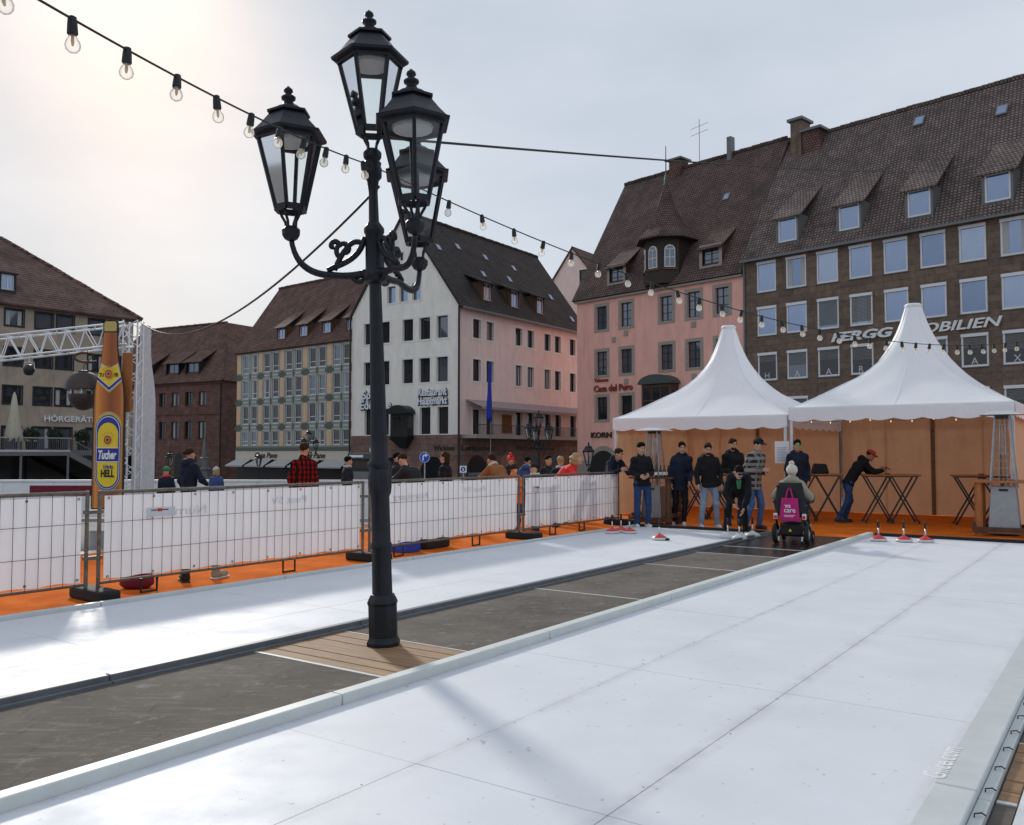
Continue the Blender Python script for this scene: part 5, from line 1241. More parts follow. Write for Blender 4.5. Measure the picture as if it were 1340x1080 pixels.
for i, (px, lab) in enumerate(((858, 'leftmost dark bottle on the wooden counter'), (864, 'second dark bottle from the left on the wooden counter'), (869, 'third dark bottle from the left on the wooden counter'), (874, 'rightmost dark bottle on the wooden counter'))):
    x, y, _ = AT(px, 19.22+.05*(i % 2)); b = mesh_obj('bottle', BT, M['dark_glass'], None, loc=(x, y, 1.062)); tag(b, lab, 'bottle', 'bottles on the wooden counter'); mesh_obj('bottle_label', BLb, M['white_paint'], b)
def bistro(px, Y, label, rz, things=()):
    t = empty('bistro_table', AT(px, Y), rz, label=label, cat='table', group='folding bistro tables')
    w, d, h = 1.22, .62, 1.10
    for i in range(6): y0 = -d/2+i*d/6; MB().box(-w/2, w/2, y0+.003, y0+d/6-.003, h-.03, h).build('slat', M['wood_orange'], t)
    MB().box(-w/2+.05, w/2-.05, -d/2+.02, d/2-.02, h-.055, h-.032).build('subframe', M['leg_metal'], t)
    for sy in (-1, 1):
        y = sy*(d/2-.05)
        for xc in (-.27, .27):
            for k in (-1, 1): MB().bar((xc-k*.26, y+k*.012, h-.05), (xc+k*.30, y+k*.012, .005), .022, .035).build('leg', M['leg_metal'], t)
    for x in (-.57, .57, .03, -.03): MB().bar((x, -d/2+.05, .06), (x, d/2-.05, .06), .02).build('crossbar', M['leg_metal'], t)
    return t
bistro(1163, 20.0, 'folding bistro table the man with the red cap leans on', R(-14))
bistro(1284, 19.4, 'folding bistro table half hidden behind the right heater', R(-20))
bistro(1066, 20.6, 'folding bistro table behind the wheelchair', R(-20))
bistro(925, 21.2, 'folding bistro table behind the standing men', R(-20))
for px, Y, lab in ((1160, 19.95, 'small glass ashtray on the middle bistro table'), (1283, 19.3, 'small glass ashtray on the right bistro table')):
    x, y, _ = AT(px, Y); o = MB().lathe([(.05, 0), (.06, .03), (.055, .03), (.045, .01), (.0, .01)], 14, cap=False).build('ashtray', M['wood_orange'], loc=(x, y, 1.102)); tag(o, lab, 'ashtray')
o = MB().add([(-.2, -.1, 0), (.2, -.1, 0), (.2, .1, 0), (-.2, .1, 0), (-.13, -.06, .2), (.15, -.07, .24), (.12, .06, .22), (-.14, .06, .26)], [(0,1,2,3),(4,5,6,7),(0,1,5,4),(1,2,6,5),(2,3,7,6),(3,0,4,7)]).build('handbag', M['rubber_black'], bevel=.04, segs=3, loc=AT(1072, 20.5, 1.102)); tag(o, 'black bag lying on the table behind the wheelchair', 'bag')
# paper notice taped to tent post
x, y, _ = AT(1021, 20.2); o = MB().box(-.16, .16, -.003, .003, 0, .50).build('notice', M['white_paint'], loc=(x, y-.12, 1.35), rz=R(-10)); tag(o, 'white paper notice taped to the middle tent post', 'notice')
mat('notice_print', (.25, .33, .55), .6, .1)
for i in range(9): MB().box(-.12, .06+.05*((i*7) % 3)/2, -.0045, -.0032, .05+i*.037, .063+i*.037).build('print_line', M['notice_print'], o)
# ice stocks (curling stones with handle)
SD = MB().lathe([(.0, .004), (.135, .004), (.145, .012), (.145, .035), (.12, .055)], 24, cap=False).mesh('ring', True)
SC_ = MB().lathe([(.135, .036), (.125, .055), (.07, .085), (.035, .105), (.02, .115), (.0, .117)], 24, cap=False).mesh('cone', True)
SH = MB().lathe([(.018, .11), (.014, .16), (.012, .24)], 10).mesh('stem', True)
SG = MB().lathe([(.014, .235), (.021, .25), (.02, .34), (.017, .36), (.006, .365)], 10).mesh('grip', True)
def stock(px, py, label, colr, zz=.018):
    Y = 1150*(1.6-zz)/(py-592); s = empty('ice_stock', AT(px, Y, zz), R(px % 90), label=label, cat='ice stock', group='ice stocks on the lanes')
    mesh_obj('ring', SD.copy(), M['grey_plastic'], s); mesh_obj('cone', SC_.copy(), M['red_plastic' if colr == 'r' else 'grey_plastic'], s); mesh_obj('stem', SH, M['alu'], s); mesh_obj('grip', SG, M['black_metal'], s)
    return s
stock(800.5, 697.5, 'leftmost red ice stock beside the fence end', 'r'); stock(812, 696, 'red ice stock standing behind the pair at the fence end', 'r'); stock(823, 697.5, 'red ice stock at the fence end, nearest the standing men', 'r')
s4 = stock(862, 706, 'single red ice stock standing alone on the far lane', 'r'); MB().cbox((0, -.16, .02), .07, .05, .04).build('target_puck', M['rubber_black'], s4)
stock(1147, 707.5, 'red ice stock nearest the wheelchair on the front lane end', 'r'); stock(1180, 708.5, 'middle red ice stock of three on the front lane end', 'r'); stock(1208, 709, 'right red ice stock of three on the front lane end', 'r')
stock(951, 703.5, 'left grey ice stock before the bending man', 'g'); stock(966, 705.5, 'middle grey ice stock before the bending man', 'g'); stock(983, 702, 'right grey ice stock before the bending man', 'g')
# bits under the fence
def Gp(px, py, z=0): Y = 1150*(1.6-z)/(py-592); return AT(px, Y, z)
x, y, z = Gp(188, 777); o = MB().lathe([(.0, .0), (.16, .0), (.22, .05), (.21, .16), (.14, .25), (.05, .28), (.0, .28)], 14, cap=False).build('bag', M['maroon'], smooth=True, loc=LP(5.95, -9.62, .008)); o.scale = (.9, .7, .9); tag(o, 'dark red cloth bag on the carpet behind the fence', 'bag')
cr = empty('crate', LP(10.6, -9.68, .01), R(-35), label='blue crate on the carpet behind the fence beside the lamp post', cat='crate')
MB().box(-.25, .25, -.17, .17, 0, .02).box(-.25, .25, -.17, -.15, .02, .22).box(-.25, .25, .15, .17, .02, .22).box(-.25, -.23, -.15, .15, .02, .22).box(.23, .25, -.15, .15, .02, .22).build('crate_body', M['sign_blue'], cr, bevel=.008)
MB().box(-.27, .27, -.19, .19, .22, .25).build('rim', M['rubber_black'], cr)
bx_ = MB().box(-.3, .3, -.2, .2, 0, .24).build('crate', M['rubber_black'], bevel=.02, loc=LP(11.3, -9.7, .01), rz=R(55)); tag(bx_, 'black crate beside the blue one behind the fence', 'crate')
# road signs and a flag beyond the fence
def sign(px, Y, zc, r, label, kind):
    zg = ground_z(Y); s = empty('road_sign', AT(px, Y, zg), R(-8), label=label, cat='road sign')
    MB().cyl((0, 0, 0), (0, 0, zc-zg+r), .03, n=8).build('post', M['galv'], s)
    if kind == 'round':
        MB().prism([(r*math.cos(t), zc-zg+r*math.sin(t)) for t in np.linspace(0, 6.283, 25)[:-1]], -.05, -.035).build('plate', M['sign_blue'], s)
        MB().prism([(r*.9*math.cos(t), zc-zg+r*.9*math.sin(t)) for t in np.linspace(0, 6.283, 25)[:-1]], -.054, -.0505).build('rim_print', M['white_paint'], s)
        MB().prism([(r*.84*math.cos(t), zc-zg+r*.84*math.sin(t)) for t in np.linspace(0, 6.283, 25)[:-1]], -.058, -.0545).build('disc_print', M['sign_blue'], s)
        z0 = zc-zg; w = r*.12
        MB().prism([(-r*.25-w, z0-r*.55), (-r*.25+w, z0-r*.55), (-r*.25+w, z0+r*.1), (-r*.1, z0+r*.25), (r*.15, z0+r*.25), (r*.15, z0+.0*r), (r*.6, z0+r*.36), (r*.15, z0+r*.72), (r*.15, z0+r*.48), (-r*.15, z0+r*.48), (-r*.25-w, z0+r*.2)], -.062, -.0585).build('arrow', M['white_paint'], s)
    else:
        MB().box(-r, r, -.05, -.035, zc-zg-r, zc-zg+r).build('plate', M['white_paint'], s); MB().prism([(r*.75*math.cos(t), zc-zg+r*.75*math.sin(t)) for t in np.linspace(0, 6.283, 25)[:-1]], -.054, -.0505).build('disc_print', M['sign_blue'], s)
        MB().box(-r*.2, r*.2, -.058, -.0545, zc-zg-r*.45, zc-zg+r*.3).build('figure_print', M['white_paint'], s)
sign(556, 40, 1.37, .26, 'round blue road sign with a white turn arrow', 'round'); sign(606.5, 44, .75, .17, 'square white sign with a blue disc beside the arch', 'sq')
x, y, _ = AT(642, 66); fp = empty('flagpole', (x, y, ground_z(66)), 0, label='flagpole with a limp blue flag before the rose wall', cat='flag')
MB().cyl((0, 0, 0), (0, 0, 9.9), .05, .03, 8).build('pole', M['zinc'], fp)
mb = MB(); n = 10
for j in range(13):
    z = 9.8-j*.36; w = .08+.12*min(1, j/9.)
    for i in range(n): t = 6.28*i/n; q = w*(1+.35*math.cos(3*t+j*.3)); mb.v.append((.02-(.1 if 1 else 0)+q*.9*math.cos(t), q*.5*math.sin(t)-.05, z))
mb.f = [(j*n+k, j*n+(k+1) % n, (j+1)*n+(k+1) % n, (j+1)*n+k) for j in range(12) for k in range(n)]+[tuple(range(n)), tuple(range(12*n, 13*n))]
mb.build('flag', M['flag_blue'], fp, smooth=True)
# hanging shop signs and cash machine by the cream house, fountain spire, bollard, closed road work box
hs_ = empty('shop_sign', AT(488, 68, 0), 0, label='pale hanging shop sign left of the lamp post shaft', cat='sign')
MB().box(-.9, .55, -.06, .06, .35, 1.25).build('panel', M['shop_cream'], hs_, bevel=.03); MB().box(-.8, .45, -.075, -.061, .62, .74).box(-.7, .3, -.075, -.061, .88, .98).build('print', M['black_print'], hs_); MB().tube([(.2, 0, 1.26), (.2, 0, 1.6), (.6, 1.5, 1.65)], .03, 6).build('bracket', M['black_metal'], hs_)
text('lettering', 'O', .8, M['white_paint'], hs_, (-.25, -.05, 1.5), (R(90), 0, 0), .06, .03)
ko = empty('kiosk', AT(478, 60, ground_z(60)), R(-20), label='dark kiosk box with lit red lettering left of the lamp post', cat='kiosk')
MB().box(-.9, .9, -.5, .5, 0, 2.9).build('body', M['frame_dark'], ko, bevel=.03); MB().box(-1.0, 1.0, -.62, .5, 2.55, 2.95).build('roof_box', M['copper'], ko, bevel=.02)
MB().box(-.7, .7, -.53, -.505, 1.0, 1.7).build('screen', M['zinc'], ko); MB().box(-.55, .6, -.53, -.505, 1.95, 2.4).build('sign_face', M['sign_dark'], ko); MB().box(-.85, .2, -.64, -.625, 2.66, 2.82).build('sign_strip', M['white_paint'], ko)
fs = empty('fountain_spire', AT(268, 95, ground_z(95)), 0, label='small grey stone spire before the sandstone building', cat='monument')
MB().lathe([(1.0, 0), (1.0, .9), (.75, 1.0), (.7, 1.7), (.85, 1.8), (.5, 2.0), (.42, 2.9), (.5, 3.0), (.28, 3.1), (.2, 4.2), (.05, 5.3), (.02, 5.5)], 8).build('spire', M['zinc'], fs)
for i in range(4): t = R(45+90*i); MB().lathe([(.12, 1.7), (.1, 2.5), (.02, 3.0)], 6, c=(.6*math.cos(t), .6*math.sin(t), 0)).build('pinnacle', M['zinc'], fs)
sg = empty('sign_post', AT(197, 62, ground_z(62)), 0, label='grey post with a small dark sign beside the white board edge', cat='sign')
MB().cyl((.3, 0, 0), (.3, 0, 4.1), .06, n=8).build('post', M['zinc'], sg); MB().box(-.5, .25, -.05, .05, 2.9, 3.9).build('panel', M['frame_dark'], sg); MB().box(-.4, .1, -.06, -.051, 3.2, 3.4).box(-.3, .05, -.06, -.051, 3.5, 3.65).build('print', M['white_paint'], sg)
# ------------------------------------------------------------------ people: smooth-blended distance fields meshed by surface nets
class Field:
    def __init__(s, lo, hi, h):
        s.h = h; s.lo = np.array(lo, float)-2*h; n = np.ceil((np.array(hi)-s.lo)/h).astype(int)+3
        s.ax = [s.lo[i]+h*np.arange(n[i]) for i in range(3)]; s.V = np.full(n, .25, np.float32)
    def _win(s, lo, hi):
        r = []
        for i in range(3):
            a = int(max(0, math.floor((lo[i]-s.lo[i])/s.h))); b = int(min(len(s.ax[i]), math.ceil((hi[i]-s.lo[i])/s.h)+1)); r.append(slice(a, max(a, b)))
        return tuple(r)
    def _pts(s, w): return np.stack(np.meshgrid(*[s.ax[i][w[i]] for i in range(3)], indexing='ij'), -1)
    def _mix(s, w, d, k, sub):
        v = s.V[w]
        if sub: d = -d; hh = np.clip(.5-.5*(v-d)/k, 0, 1); s.V[w] = v*(1-hh)+d*hh+k*hh*(1-hh)
        else: hh = np.clip(.5+.5*(v-d)/k, 0, 1); s.V[w] = v*(1-hh)+d*hh-k*hh*(1-hh)
    def cap(s, a, b, r0, r1=None, k=.03, sq=None, n=None, sub=False):
        r1 = r0 if r1 is None else r1; a = np.array(a, float); b = np.array(b, float); m = max(r0, r1)+.07
        w = s._win(np.minimum(a, b)-m, np.maximum(a, b)+m); P = s._pts(w)
        if P.size == 0: return
        ab = b-a; L2 = max(1e-9, ab@ab); t = np.clip(((P-a)@ab)/L2, 0, 1); v = P-(a+t[..., None]*ab)
        if sq is not None: nn = np.array(n, float); nn /= np.linalg.norm(nn); v = v+nn*((v@nn)*(1/sq-1))[..., None]
        s._mix(w, (np.linalg.norm(v, axis=-1)-(r0+(r1-r0)*t))*(sq or 1), k, sub)
    def ell(s, c, r, fr=None, k=.02, sub=False):
        c = np.array(c, float); r = np.array(r, float); m = r.max()+.06; w = s._win(c-m, c+m); P = s._pts(w)-c
        if P.size == 0: return
        if fr is not None: P = P@np.array(fr)
        q = np.linalg.norm(P/r, axis=-1); q2 = np.linalg.norm(P/(r*r), axis=-1)+1e-6
        s._mix(w, q*(q-1)/q2, k, sub)
    def cut(s, p, n):            # removes the side the normal points to
        n = np.array(n, float); n /= np.linalg.norm(n); P = s._pts((slice(None),)*3); s.V = np.maximum(s.V, ((P-np.array(p))@n).astype(np.float32))
    def ripple(s, amp, fq, seed):
        rn = np.random.RandomState(seed); P = s._pts((slice(None),)*3); d = 0
        for i in range(5):
            k = rn.normal(size=3); k[2] *= 1.6; k = k/np.linalg.norm(k)*fq*rn.uniform(.6, 1.5); d = d+np.sin(P@k+rn.uniform(0, 6.28)+1.6*np.sin(P@rn.normal(size=3)*9))
        s.V = s.V+(amp*d/2).astype(np.float32)
    def mesh(s, name, extra=None):
        V = s.V; sg = V < 0; nx, ny, nz = V.shape; cs = [(i, j, k) for i in (0, 1) for j in (0, 1) for k in (0, 1)]
        cnt = sum(sg[i:nx-1+i, j:ny-1+j, k:nz-1+k].astype(np.int8) for i, j, k in cs); act = (cnt > 0) & (cnt < 8)
        ids = np.argwhere(act); idx = np.full(act.shape, -1, np.int64); idx[act] = np.arange(len(ids))
        acc = np.zeros((len(ids), 3)); num = np.zeros(len(ids))
        for a in cs:
            for ax in range(3):
                if a[ax]: continue
                b = list(a); b[ax] = 1; va = V[ids[:, 0]+a[0], ids[:, 1]+a[1], ids[:, 2]+a[2]]; vb = V[ids[:, 0]+b[0], ids[:, 1]+b[1], ids[:, 2]+b[2]]
                m = (va < 0) != (vb < 0); t = np.where(m, va/np.where(m, va-vb, 1), 0); p = np.repeat(np.array([a], float), len(ids), 0); p[:, ax] = t; acc[m] += p[m]; num[m] += 1
        vs = (ids+acc/np.maximum(num, 1)[:, None])*s.h+s.lo; fs = []
        for ax in range(3):
            o = [(1, 2), (2, 0), (0, 1)][ax]; A = np.moveaxis(sg, ax, 0); ch = sg.take(range(0, sg.shape[ax]-1), ax) != sg.take(range(1, sg.shape[ax]), ax)
            e = np.argwhere(ch); e = e[(e[:, o[0]] > 0) & (e[:, o[1]] > 0) & (e[:, o[0]] < sg.shape[o[0]]-1) & (e[:, o[1]] < sg.shape[o[1]]-1)]
            if len(e) == 0: continue
            def cell(d0, d1): q = e.copy(); q[:, o[0]] += d0; q[:, o[1]] += d1; return idx[q[:, 0], q[:, 1], q[:, 2]]
            f = np.stack([cell(-1, -1), cell(0, -1), cell(0, 0), cell(-1, 0)], 1); ins = sg[e[:, 0], e[:, 1], e[:, 2]]; f[~ins] = f[~ins][:, ::-1]; fs.append(f)
        F_ = np.concatenate(fs) if fs else np.zeros((0, 4), int); F_ = F_[(F_ >= 0).all(1)]
        vl = vs.tolist(); flist = F_.tolist()
        if extra: k = len(vl); vl += extra.v; flist += [[i+k for i in f] for f in extra.f]
        me = bpy.data.meshes.new(name); me.from_pydata(vl, [], flist); me.polygons.foreach_set('use_smooth', [True]*len(me.polygons)); me.update(); return me
def lerp(a, b, t): return tuple(np.array(a)*(1-t)+np.array(b)*t)
def hand(F_, ex, wr, el, side, curl=.5, pd=None, palm_n=None):
    """palm blended into the body field, five separate bent fingers as tubes rooted in the palm"""
    wr = np.array(wr, float); d = wr-np.array(el, float); d /= np.linalg.norm(d)
    if pd is not None: d = np.array(pd, float); d /= np.linalg.norm(d)
    n = np.array(palm_n if palm_n is not None else (-side, 0, 0), float); n = n-d*(n@d)
    if np.linalg.norm(n) < .1: n = np.array((0, 1, 0.))-d*d[1]
    n /= np.linalg.norm(n); sd = np.cross(d, n)*side; sd /= np.linalg.norm(sd)        # sd points towards the thumb
    F_.cap(wr-d*.02, wr+d*.075, .030, .036, .02, sq=.55, n=n)
    for i, (o, ln) in enumerate(((.030, .075), (.010, .085), (-.010, .08), (-.030, .062))):
        p = wr+d*.085+sd*o; q = p+d*ln*.5+n*ln*.5*curl*.6; r = q+d*ln*.5*(1-curl*.7)+n*ln*.5*curl*1.1
        ex.tube([tuple(p-d*.02), tuple(p), tuple(q), tuple(r)], [.010, .0105, .0095, .0075], 6)
    p = wr+d*.025+sd*.032; q = p+d*.035+sd*.022+n*.012; r = q+d*.03+n*.018*curl*2
    ex.tube([tuple(p-sd*.02), tuple(p), tuple(q), tuple(r)], [.012, .013, .0115, .008], 6)
    return wr+d*.09+n*.03
def person(loc, face, label, h=1.8, res=.016, pose=None, top='cloth_black', legs='denim', shoe='shoe_dark', hair='hair_black', skin='skin', style='short', hem=.86, hood=False, coat=0.0,
           headgear=None, glasses=None, scarf=None, beard=False, yaw=0, pitch=0, seed=1, trim=None, thick=1.0, detail=True, curl=.5, group=None, tuck=None):
    """face: heading in degrees, 0 = away from the camera (+Y), 180 = towards the camera"""
    k = h/1.8; J = dict(pel=(0, 0, .95), chest=(0, .01, 1.34), neck=(0, 0, 1.50), sh=(.155, 0, 1.45), head=None,
        elL=(-.215, -.03, 1.15), wrL=(-.20, .07, .91), elR=(.215, -.03, 1.15), wrR=(.20, .07, .91), hipx=.095,
        knL=(-.11, .02, .50), anL=(-.12, -.02, .09), knR=(.11, .02, .50), anR=(.12, -.02, .09), toeL=(-.08, 1, 0), toeR=(.08, 1, 0), shL=None, shR=None, hL=None, hR=None, nL=None, nR=None)
    J.update(pose or {})
    g = {a: np.array(b, float)*k if isinstance(b, tuple) and a not in ('toeL', 'toeR', 'hL', 'hR', 'nL', 'nR') else b for a, b in J.items()}
    pel, chest, neck = g['pel'], g['chest'], g['neck']
    up = (neck-pel)/np.linalg.norm(neck-pel); shx = J['sh'][0]*k
    rt = np.array((1., 0, 0)) if 'right' not in J else np.array(J['right'], float)
    fw = np.cross(up, rt); fw /= np.linalg.norm(fw)
    shL = g['shL'] if g['shL'] is not None else neck-up*.075*k-rt*shx; shR = g['shR'] if g['shR'] is not None else neck-up*.075*k+rt*shx
    hipL, hipR = pel-rt*g['hipx']*k-up*.03*k, pel+rt*g['hipx']*k-up*.03*k
    # head frame
    y_, p_ = R(yaw), R(pitch); Rm = np.array(Matrix.Rotation(-y_, 3, 'Z') @ Matrix.Rotation(p_, 3, 'X'))
    hc = g['head'] if g['head'] is not None else neck+(up*.5+np.array((0, 0, .5)))*.17*k+np.array((0, .025*k, 0))
    hp = lambda x, y, z: hc+Rm@(np.array((x, y, z))*k)
    root = empty('person', loc, R(-face), label=label, cat='person', group=group)
    ex = MB(); pts = [pel, chest, neck, hc, g['elL'], g['wrL'], g['elR'], g['wrR'], g['knL'], g['anL'], g['knR'], g['anR'], shL, shR]
    lo, hi = np.min(pts, 0)-.26, np.max(pts, 0)+.26; lo[2] = max(lo[2], 0.0)
    B_ = Field(lo, hi, res*.85)
    B_.cap(pel, chest, .115*k, .13*k, .05, sq=.68, n=fw); B_.cap(shL, shR, .05*k, .05*k, .05); B_.cap(neck-up*.05*k, hp(0, -.01, -.04), .054*k, .05*k, .03)
    for s_, sh_, el, wr in ((-1, shL, g['elL'], g['wrL']), (1, shR, g['elR'], g['wrR'])): B_.cap(sh_, el, .046*k, .038*k, .02); B_.cap(el, wr, .038*k, .027*k, .015)
    for hp_, kn, an in ((hipL, g['knL'], g['anL']), (hipR, g['knR'], g['anR'])): B_.cap(hp_, kn, .078*k, .052*k, .03); B_.cap(kn, an, .052*k, .034*k, .02)
    B_.ell(hp(0, -.012, .03), np.array((.074, .094, .092))*k, Rm, .02); B_.ell(hp(0, .022, -.045), np.array((.056, .066, .075))*k, Rm, .03); B_.ell(hp(0, .05, -.085), np.array((.032, .034, .028))*k, Rm, .03)
    B_.cap(hp(0, .082, .012), hp(0, .106, -.028), .009*k, .0145*k, .012)
    for sx in (-1, 1):
        B_.ell(hp(sx*.076, -.005, -.01), np.array((.012, .021, .032))*k, Rm, .008); B_.ell(hp(sx*.031, .092, .012), np.array((.016, .012, .010))*k, Rm, .006, sub=True); B_.ell(hp(sx*.04, .062, -.03), np.array((.022, .022, .02))*k, Rm, .02)
    hand(B_, ex, g['wrL'], g['elL'], -1, curl, g['hL'], g['nL']); hand(B_, ex, g['wrR'], g['elR'], 1, curl, g['hR'], g['nR'])
    mesh_obj('body', B_.mesh('body', ex), M[skin], root)
    if detail:
        for sx in (-1, 1):
            c = hp(sx*.031, .083, .012); MB().lathe([(0, -.008*k), (.011*k, -.004*k), (.012*k, .002*k), (0, .009*k)], 8, cap=False).build('eye', M['eye'], root, smooth=True, loc=tuple(c))
            MB().tube([tuple(hp(sx*.014, .095, .028)), tuple(hp(sx*.033, .096, .034)), tuple(hp(sx*.052, .080, .028))], .0045*k, 5).build('eyebrow', M[hair], root)
        MB().tube([tuple(hp(-.024, .080, -.056)), tuple(hp(-.01, .092, -.053)), tuple(hp(.01, .092, -.053)), tuple(hp(.024, .080, -.056))], .0055*k, 5).build('mouth', M['lip'], root)
    # trousers
    lo, hi = np.min([pel, g['knL'], g['knR'], g['anL'], g['anR']], 0)-.2, np.max([pel, g['knL'], g['knR']], 0)+.2; lo[2] = max(lo[2], 0)
    T_ = Field(lo, hi, res); T_.cap(pel-up*.02, pel+up*.10*k, .135*k, .125*k, .04, sq=.75, n=fw)
    for hp_, kn, an in ((hipL, g['knL'], g['anL']), (hipR, g['knR'], g['anR'])): T_.cap(hp_, kn, .094*k, .066*k, .03); T_.cap(kn, np.array(an)-np.array((0, 0, .02)), .066*k, .053*k, .025)
    T_.ripple(.0045, 34, seed+5); mesh_obj('trousers', T_.mesh('trousers'), M[legs], root)
    # jacket
    lo, hi = np.min([pel, neck, g['elL'], g['wrL'], g['elR'], g['wrR'], shL, shR], 0)-.22, np.max([pel, neck, g['elL'], g['wrL'], g['elR'], g['wrR'], shL, shR], 0)+.22
    if coat: lo[2] -= coat
    lo[2] = max(lo[2], .1); K = Field(lo, hi, res); th = thick
    low = pel-up*(.06+coat)*k
    K.cap(low, chest, (.155+.02*coat)*k*th, .168*k*th, .06, sq=.74, n=fw); K.cap(chest, neck-up*.05*k, .155*k*th, .085*k, .06, sq=.74, n=fw); K.cap(shL, shR, .066*k*th, .066*k*th, .05)
    for sh_, el, wr in ((shL, g['elL'], g['wrL']), (shR, g['elR'], g['wrR'])):
        K.cap(sh_, el, .070*k*th, .060*k*th, .035); K.cap(el, lerp(el, wr, .95), .060*k*th, .047*k*th, .025)
    K.cap(low-rt*.08*k, low+rt*.08*k, .118*k*th, .118*k*th, .05, sq=.95, n=fw); K.cap(neck-up*.05*k, neck+up*.035*k, .082*k, .078*k, .03)
    if hood: K.ell(neck-fw*.085*k+up*.0*k, np.array((.14, .075, .085))*k, None, .04); K.cap(neck-rt*.08*k+fw*.03*k+up*.03*k, neck+rt*.08*k+fw*.03*k+up*.03*k, .035*k, None, .04)
    K.ell(neck+up*.09*k+fw*.03*k, np.array((.062, .07, .07))*k, None, .015, sub=True)
    K.ripple(.0065, 26, seed); K.cut(low-up*.02*k, -up)
    mesh_obj('jacket', K.mesh('jacket'), M[top], root)
    if trim: MB().tube([tuple(neck+fw*.10*k-up*.02*k+up*(-t)*(chest-pel)@up*0+(pel-neck)*t*.85+fw*(.035*math.sin(t*3.1)+.03*t)*k) for t in np.linspace(0, 1, 8)], .006, 5).build('zip', M[trim], root)
    if tuck: # shirt or jumper seen at the open collar
        MB().prism([(-.05*k, .0), (.05*k, .0), (.028*k, -.17*k), (-.028*k, -.17*k)], 0, .012).build('shirt_front', M[tuck], root, loc=tuple(neck+fw*.098*k+up*.01*k), rot=(R(-12), 0, 0))
    # shoes
    for an, td in ((g['anL'], J['toeL']), (g['anR'], J['toeR'])):
        an = np.array(an); td = np.array(td, float); td /= np.linalg.norm(td); b0 = an-td*.04*k-np.array((0, 0, .045*k)); b1 = an+td*.15*k-np.array((0, 0, .05*k)); 
        S_ = Field(np.minimum(b0, b1)-.1, np.maximum(b0, b1)+.12, res*.8); S_.cap(b0, b1, .042*k, .038*k, .02); S_.cap(an, b0+td*.03, .045*k, .045*k, .03); zc = an[2]-.088*k
        S_.cut((0, 0, zc), (0, 0, -1)); so = mesh_obj('shoe', S_.mesh('shoe'), M[shoe], root)
        mb_ = MB(); q = Vector(b0); 
        sd_ = np.array((td[1], -td[0], 0)); P_ = [(b0+b1)/2+td*x*k+sd_*y*k for x, y in ((-.135, 0), (-.125, .032), (-.03, .036), (.06, .043), (.12, .03), (.138, 0), (.12, -.03), (.06, -.043), (-.03, -.036), (-.125, -.032))]
        mb_.add([(p[0], p[1], zc) for p in P_]+[(p[0], p[1], zc+.022*k) for p in P_], [tuple(range(10)), tuple(range(19, 9, -1))]+[(i, 10+i, 10+(i+1) % 10, (i+1) % 10) for i in range(10)]); mb_.build('sole', M['shoe_white' if shoe != 'shoe_dark' else 'shoe_dark'], so)
    # hair
    def shell(name, mname, parts, cuts, rs=res*.75, rip=.003):
        lo, hi = hc-.24*k, hc+.24*k; lo = lo-np.array((0, 0, .2*k)) if style == 'long' else lo
        H_ = Field(lo, hi, rs)
        for p, r in parts: H_.ell(hp(*p), np.array(r)*k, Rm, .015)
        for p, n in cuts: H_.cut(hp(*p), Rm@np.array(n, float))
        if rip: H_.ripple(rip, 70, seed)
        me = H_.mesh(name); return mesh_obj(name, me, M[mname], root) if len(me.vertices) else None
    if style == 'short': shell('hair', hair, [((0, -.016, .045), (.081, .101, .092)), ((0, .03, .098), (.055, .055, .026))], [((0, .072, .062), (0, .85, -.5)), ((0, -.06, -.07), (0, .3, -1))])
    elif style == 'long': shell('hair', hair, [((0, -.025, .04), (.086, .10, .09)), ((0, -.06, -.06), (.085, .06, .13))], [((0, .045, .03), (0, .8, -.6))])
    elif style == 'bun': shell('hair', hair, [((0, -.022, .043), (.082, .098, .088)), ((0, -.125, .03), (.04, .045, .04))], [((0, .04, .03), (0, .7, -.7))])
    if beard: shell('beard', hair, [((0, .032, -.07), (.058, .064, .055))], [((0, .03, -.035), (0, .25, 1))])
    if headgear:
        kind, cm = headgear
        if kind == 'cap':
            o = shell('cap', cm, [((0, -.012, .05), (.088, .106, .088))], [((0, 0, .035), (0, -.12, -1))], rip=0)
            b = MB().add([tuple(hp(x, y, z)) for x, y, z in ((-.07, .07, .045), (-.06, .14, .035), (0, .175, .03), (.06, .14, .035), (.07, .07, .045), (-.07, .07, .055), (-.06, .14, .044), (0, .175, .039), (.06, .14, .044), (.07, .07, .055))], [(0, 1, 2, 3, 4), (9, 8, 7, 6, 5), (0, 5, 6, 1), (1, 6, 7, 2), (2, 7, 8, 3), (3, 8, 9, 4), (4, 9, 5, 0)]); b.build('peak', M[cm], root)
        elif kind == 'beanie': shell('beanie', cm, [((0, -.015, .045), (.092, .108, .10))], [((0, 0, .012), (0, .12, -1))], rip=.004)
        elif kind == 'pompom': shell('beanie', cm, [((0, -.015, .04), (.096, .112, .105))], [((0, 0, -.02), (0, .12, -1))], rip=.004); shell('pompom', cm, [((0, -.02, .165), (.045, .045, .045))], [], rip=.006)
        elif kind == 'helmet': shell('helmet', cm, [((0, -.01, .05), (.10, .125, .10))], [((0, 0, .0), (0, .1, -1))], rip=0)
        elif kind == 'band': MB().tube([tuple(hp(.083*math.cos(t), -.012+.103*math.sin(t), .045+.02*math.sin(t))) for t in np.linspace(0, 6.283, 25)], .011*k, 6).build('headband', M[cm], root)
        elif kind == 'furhood': shell('fur_hood', cm, [((0, -.06, -.03), (.13, .10, .13))], [((0, .0, 0), (0, 1, .1))], rip=.012)
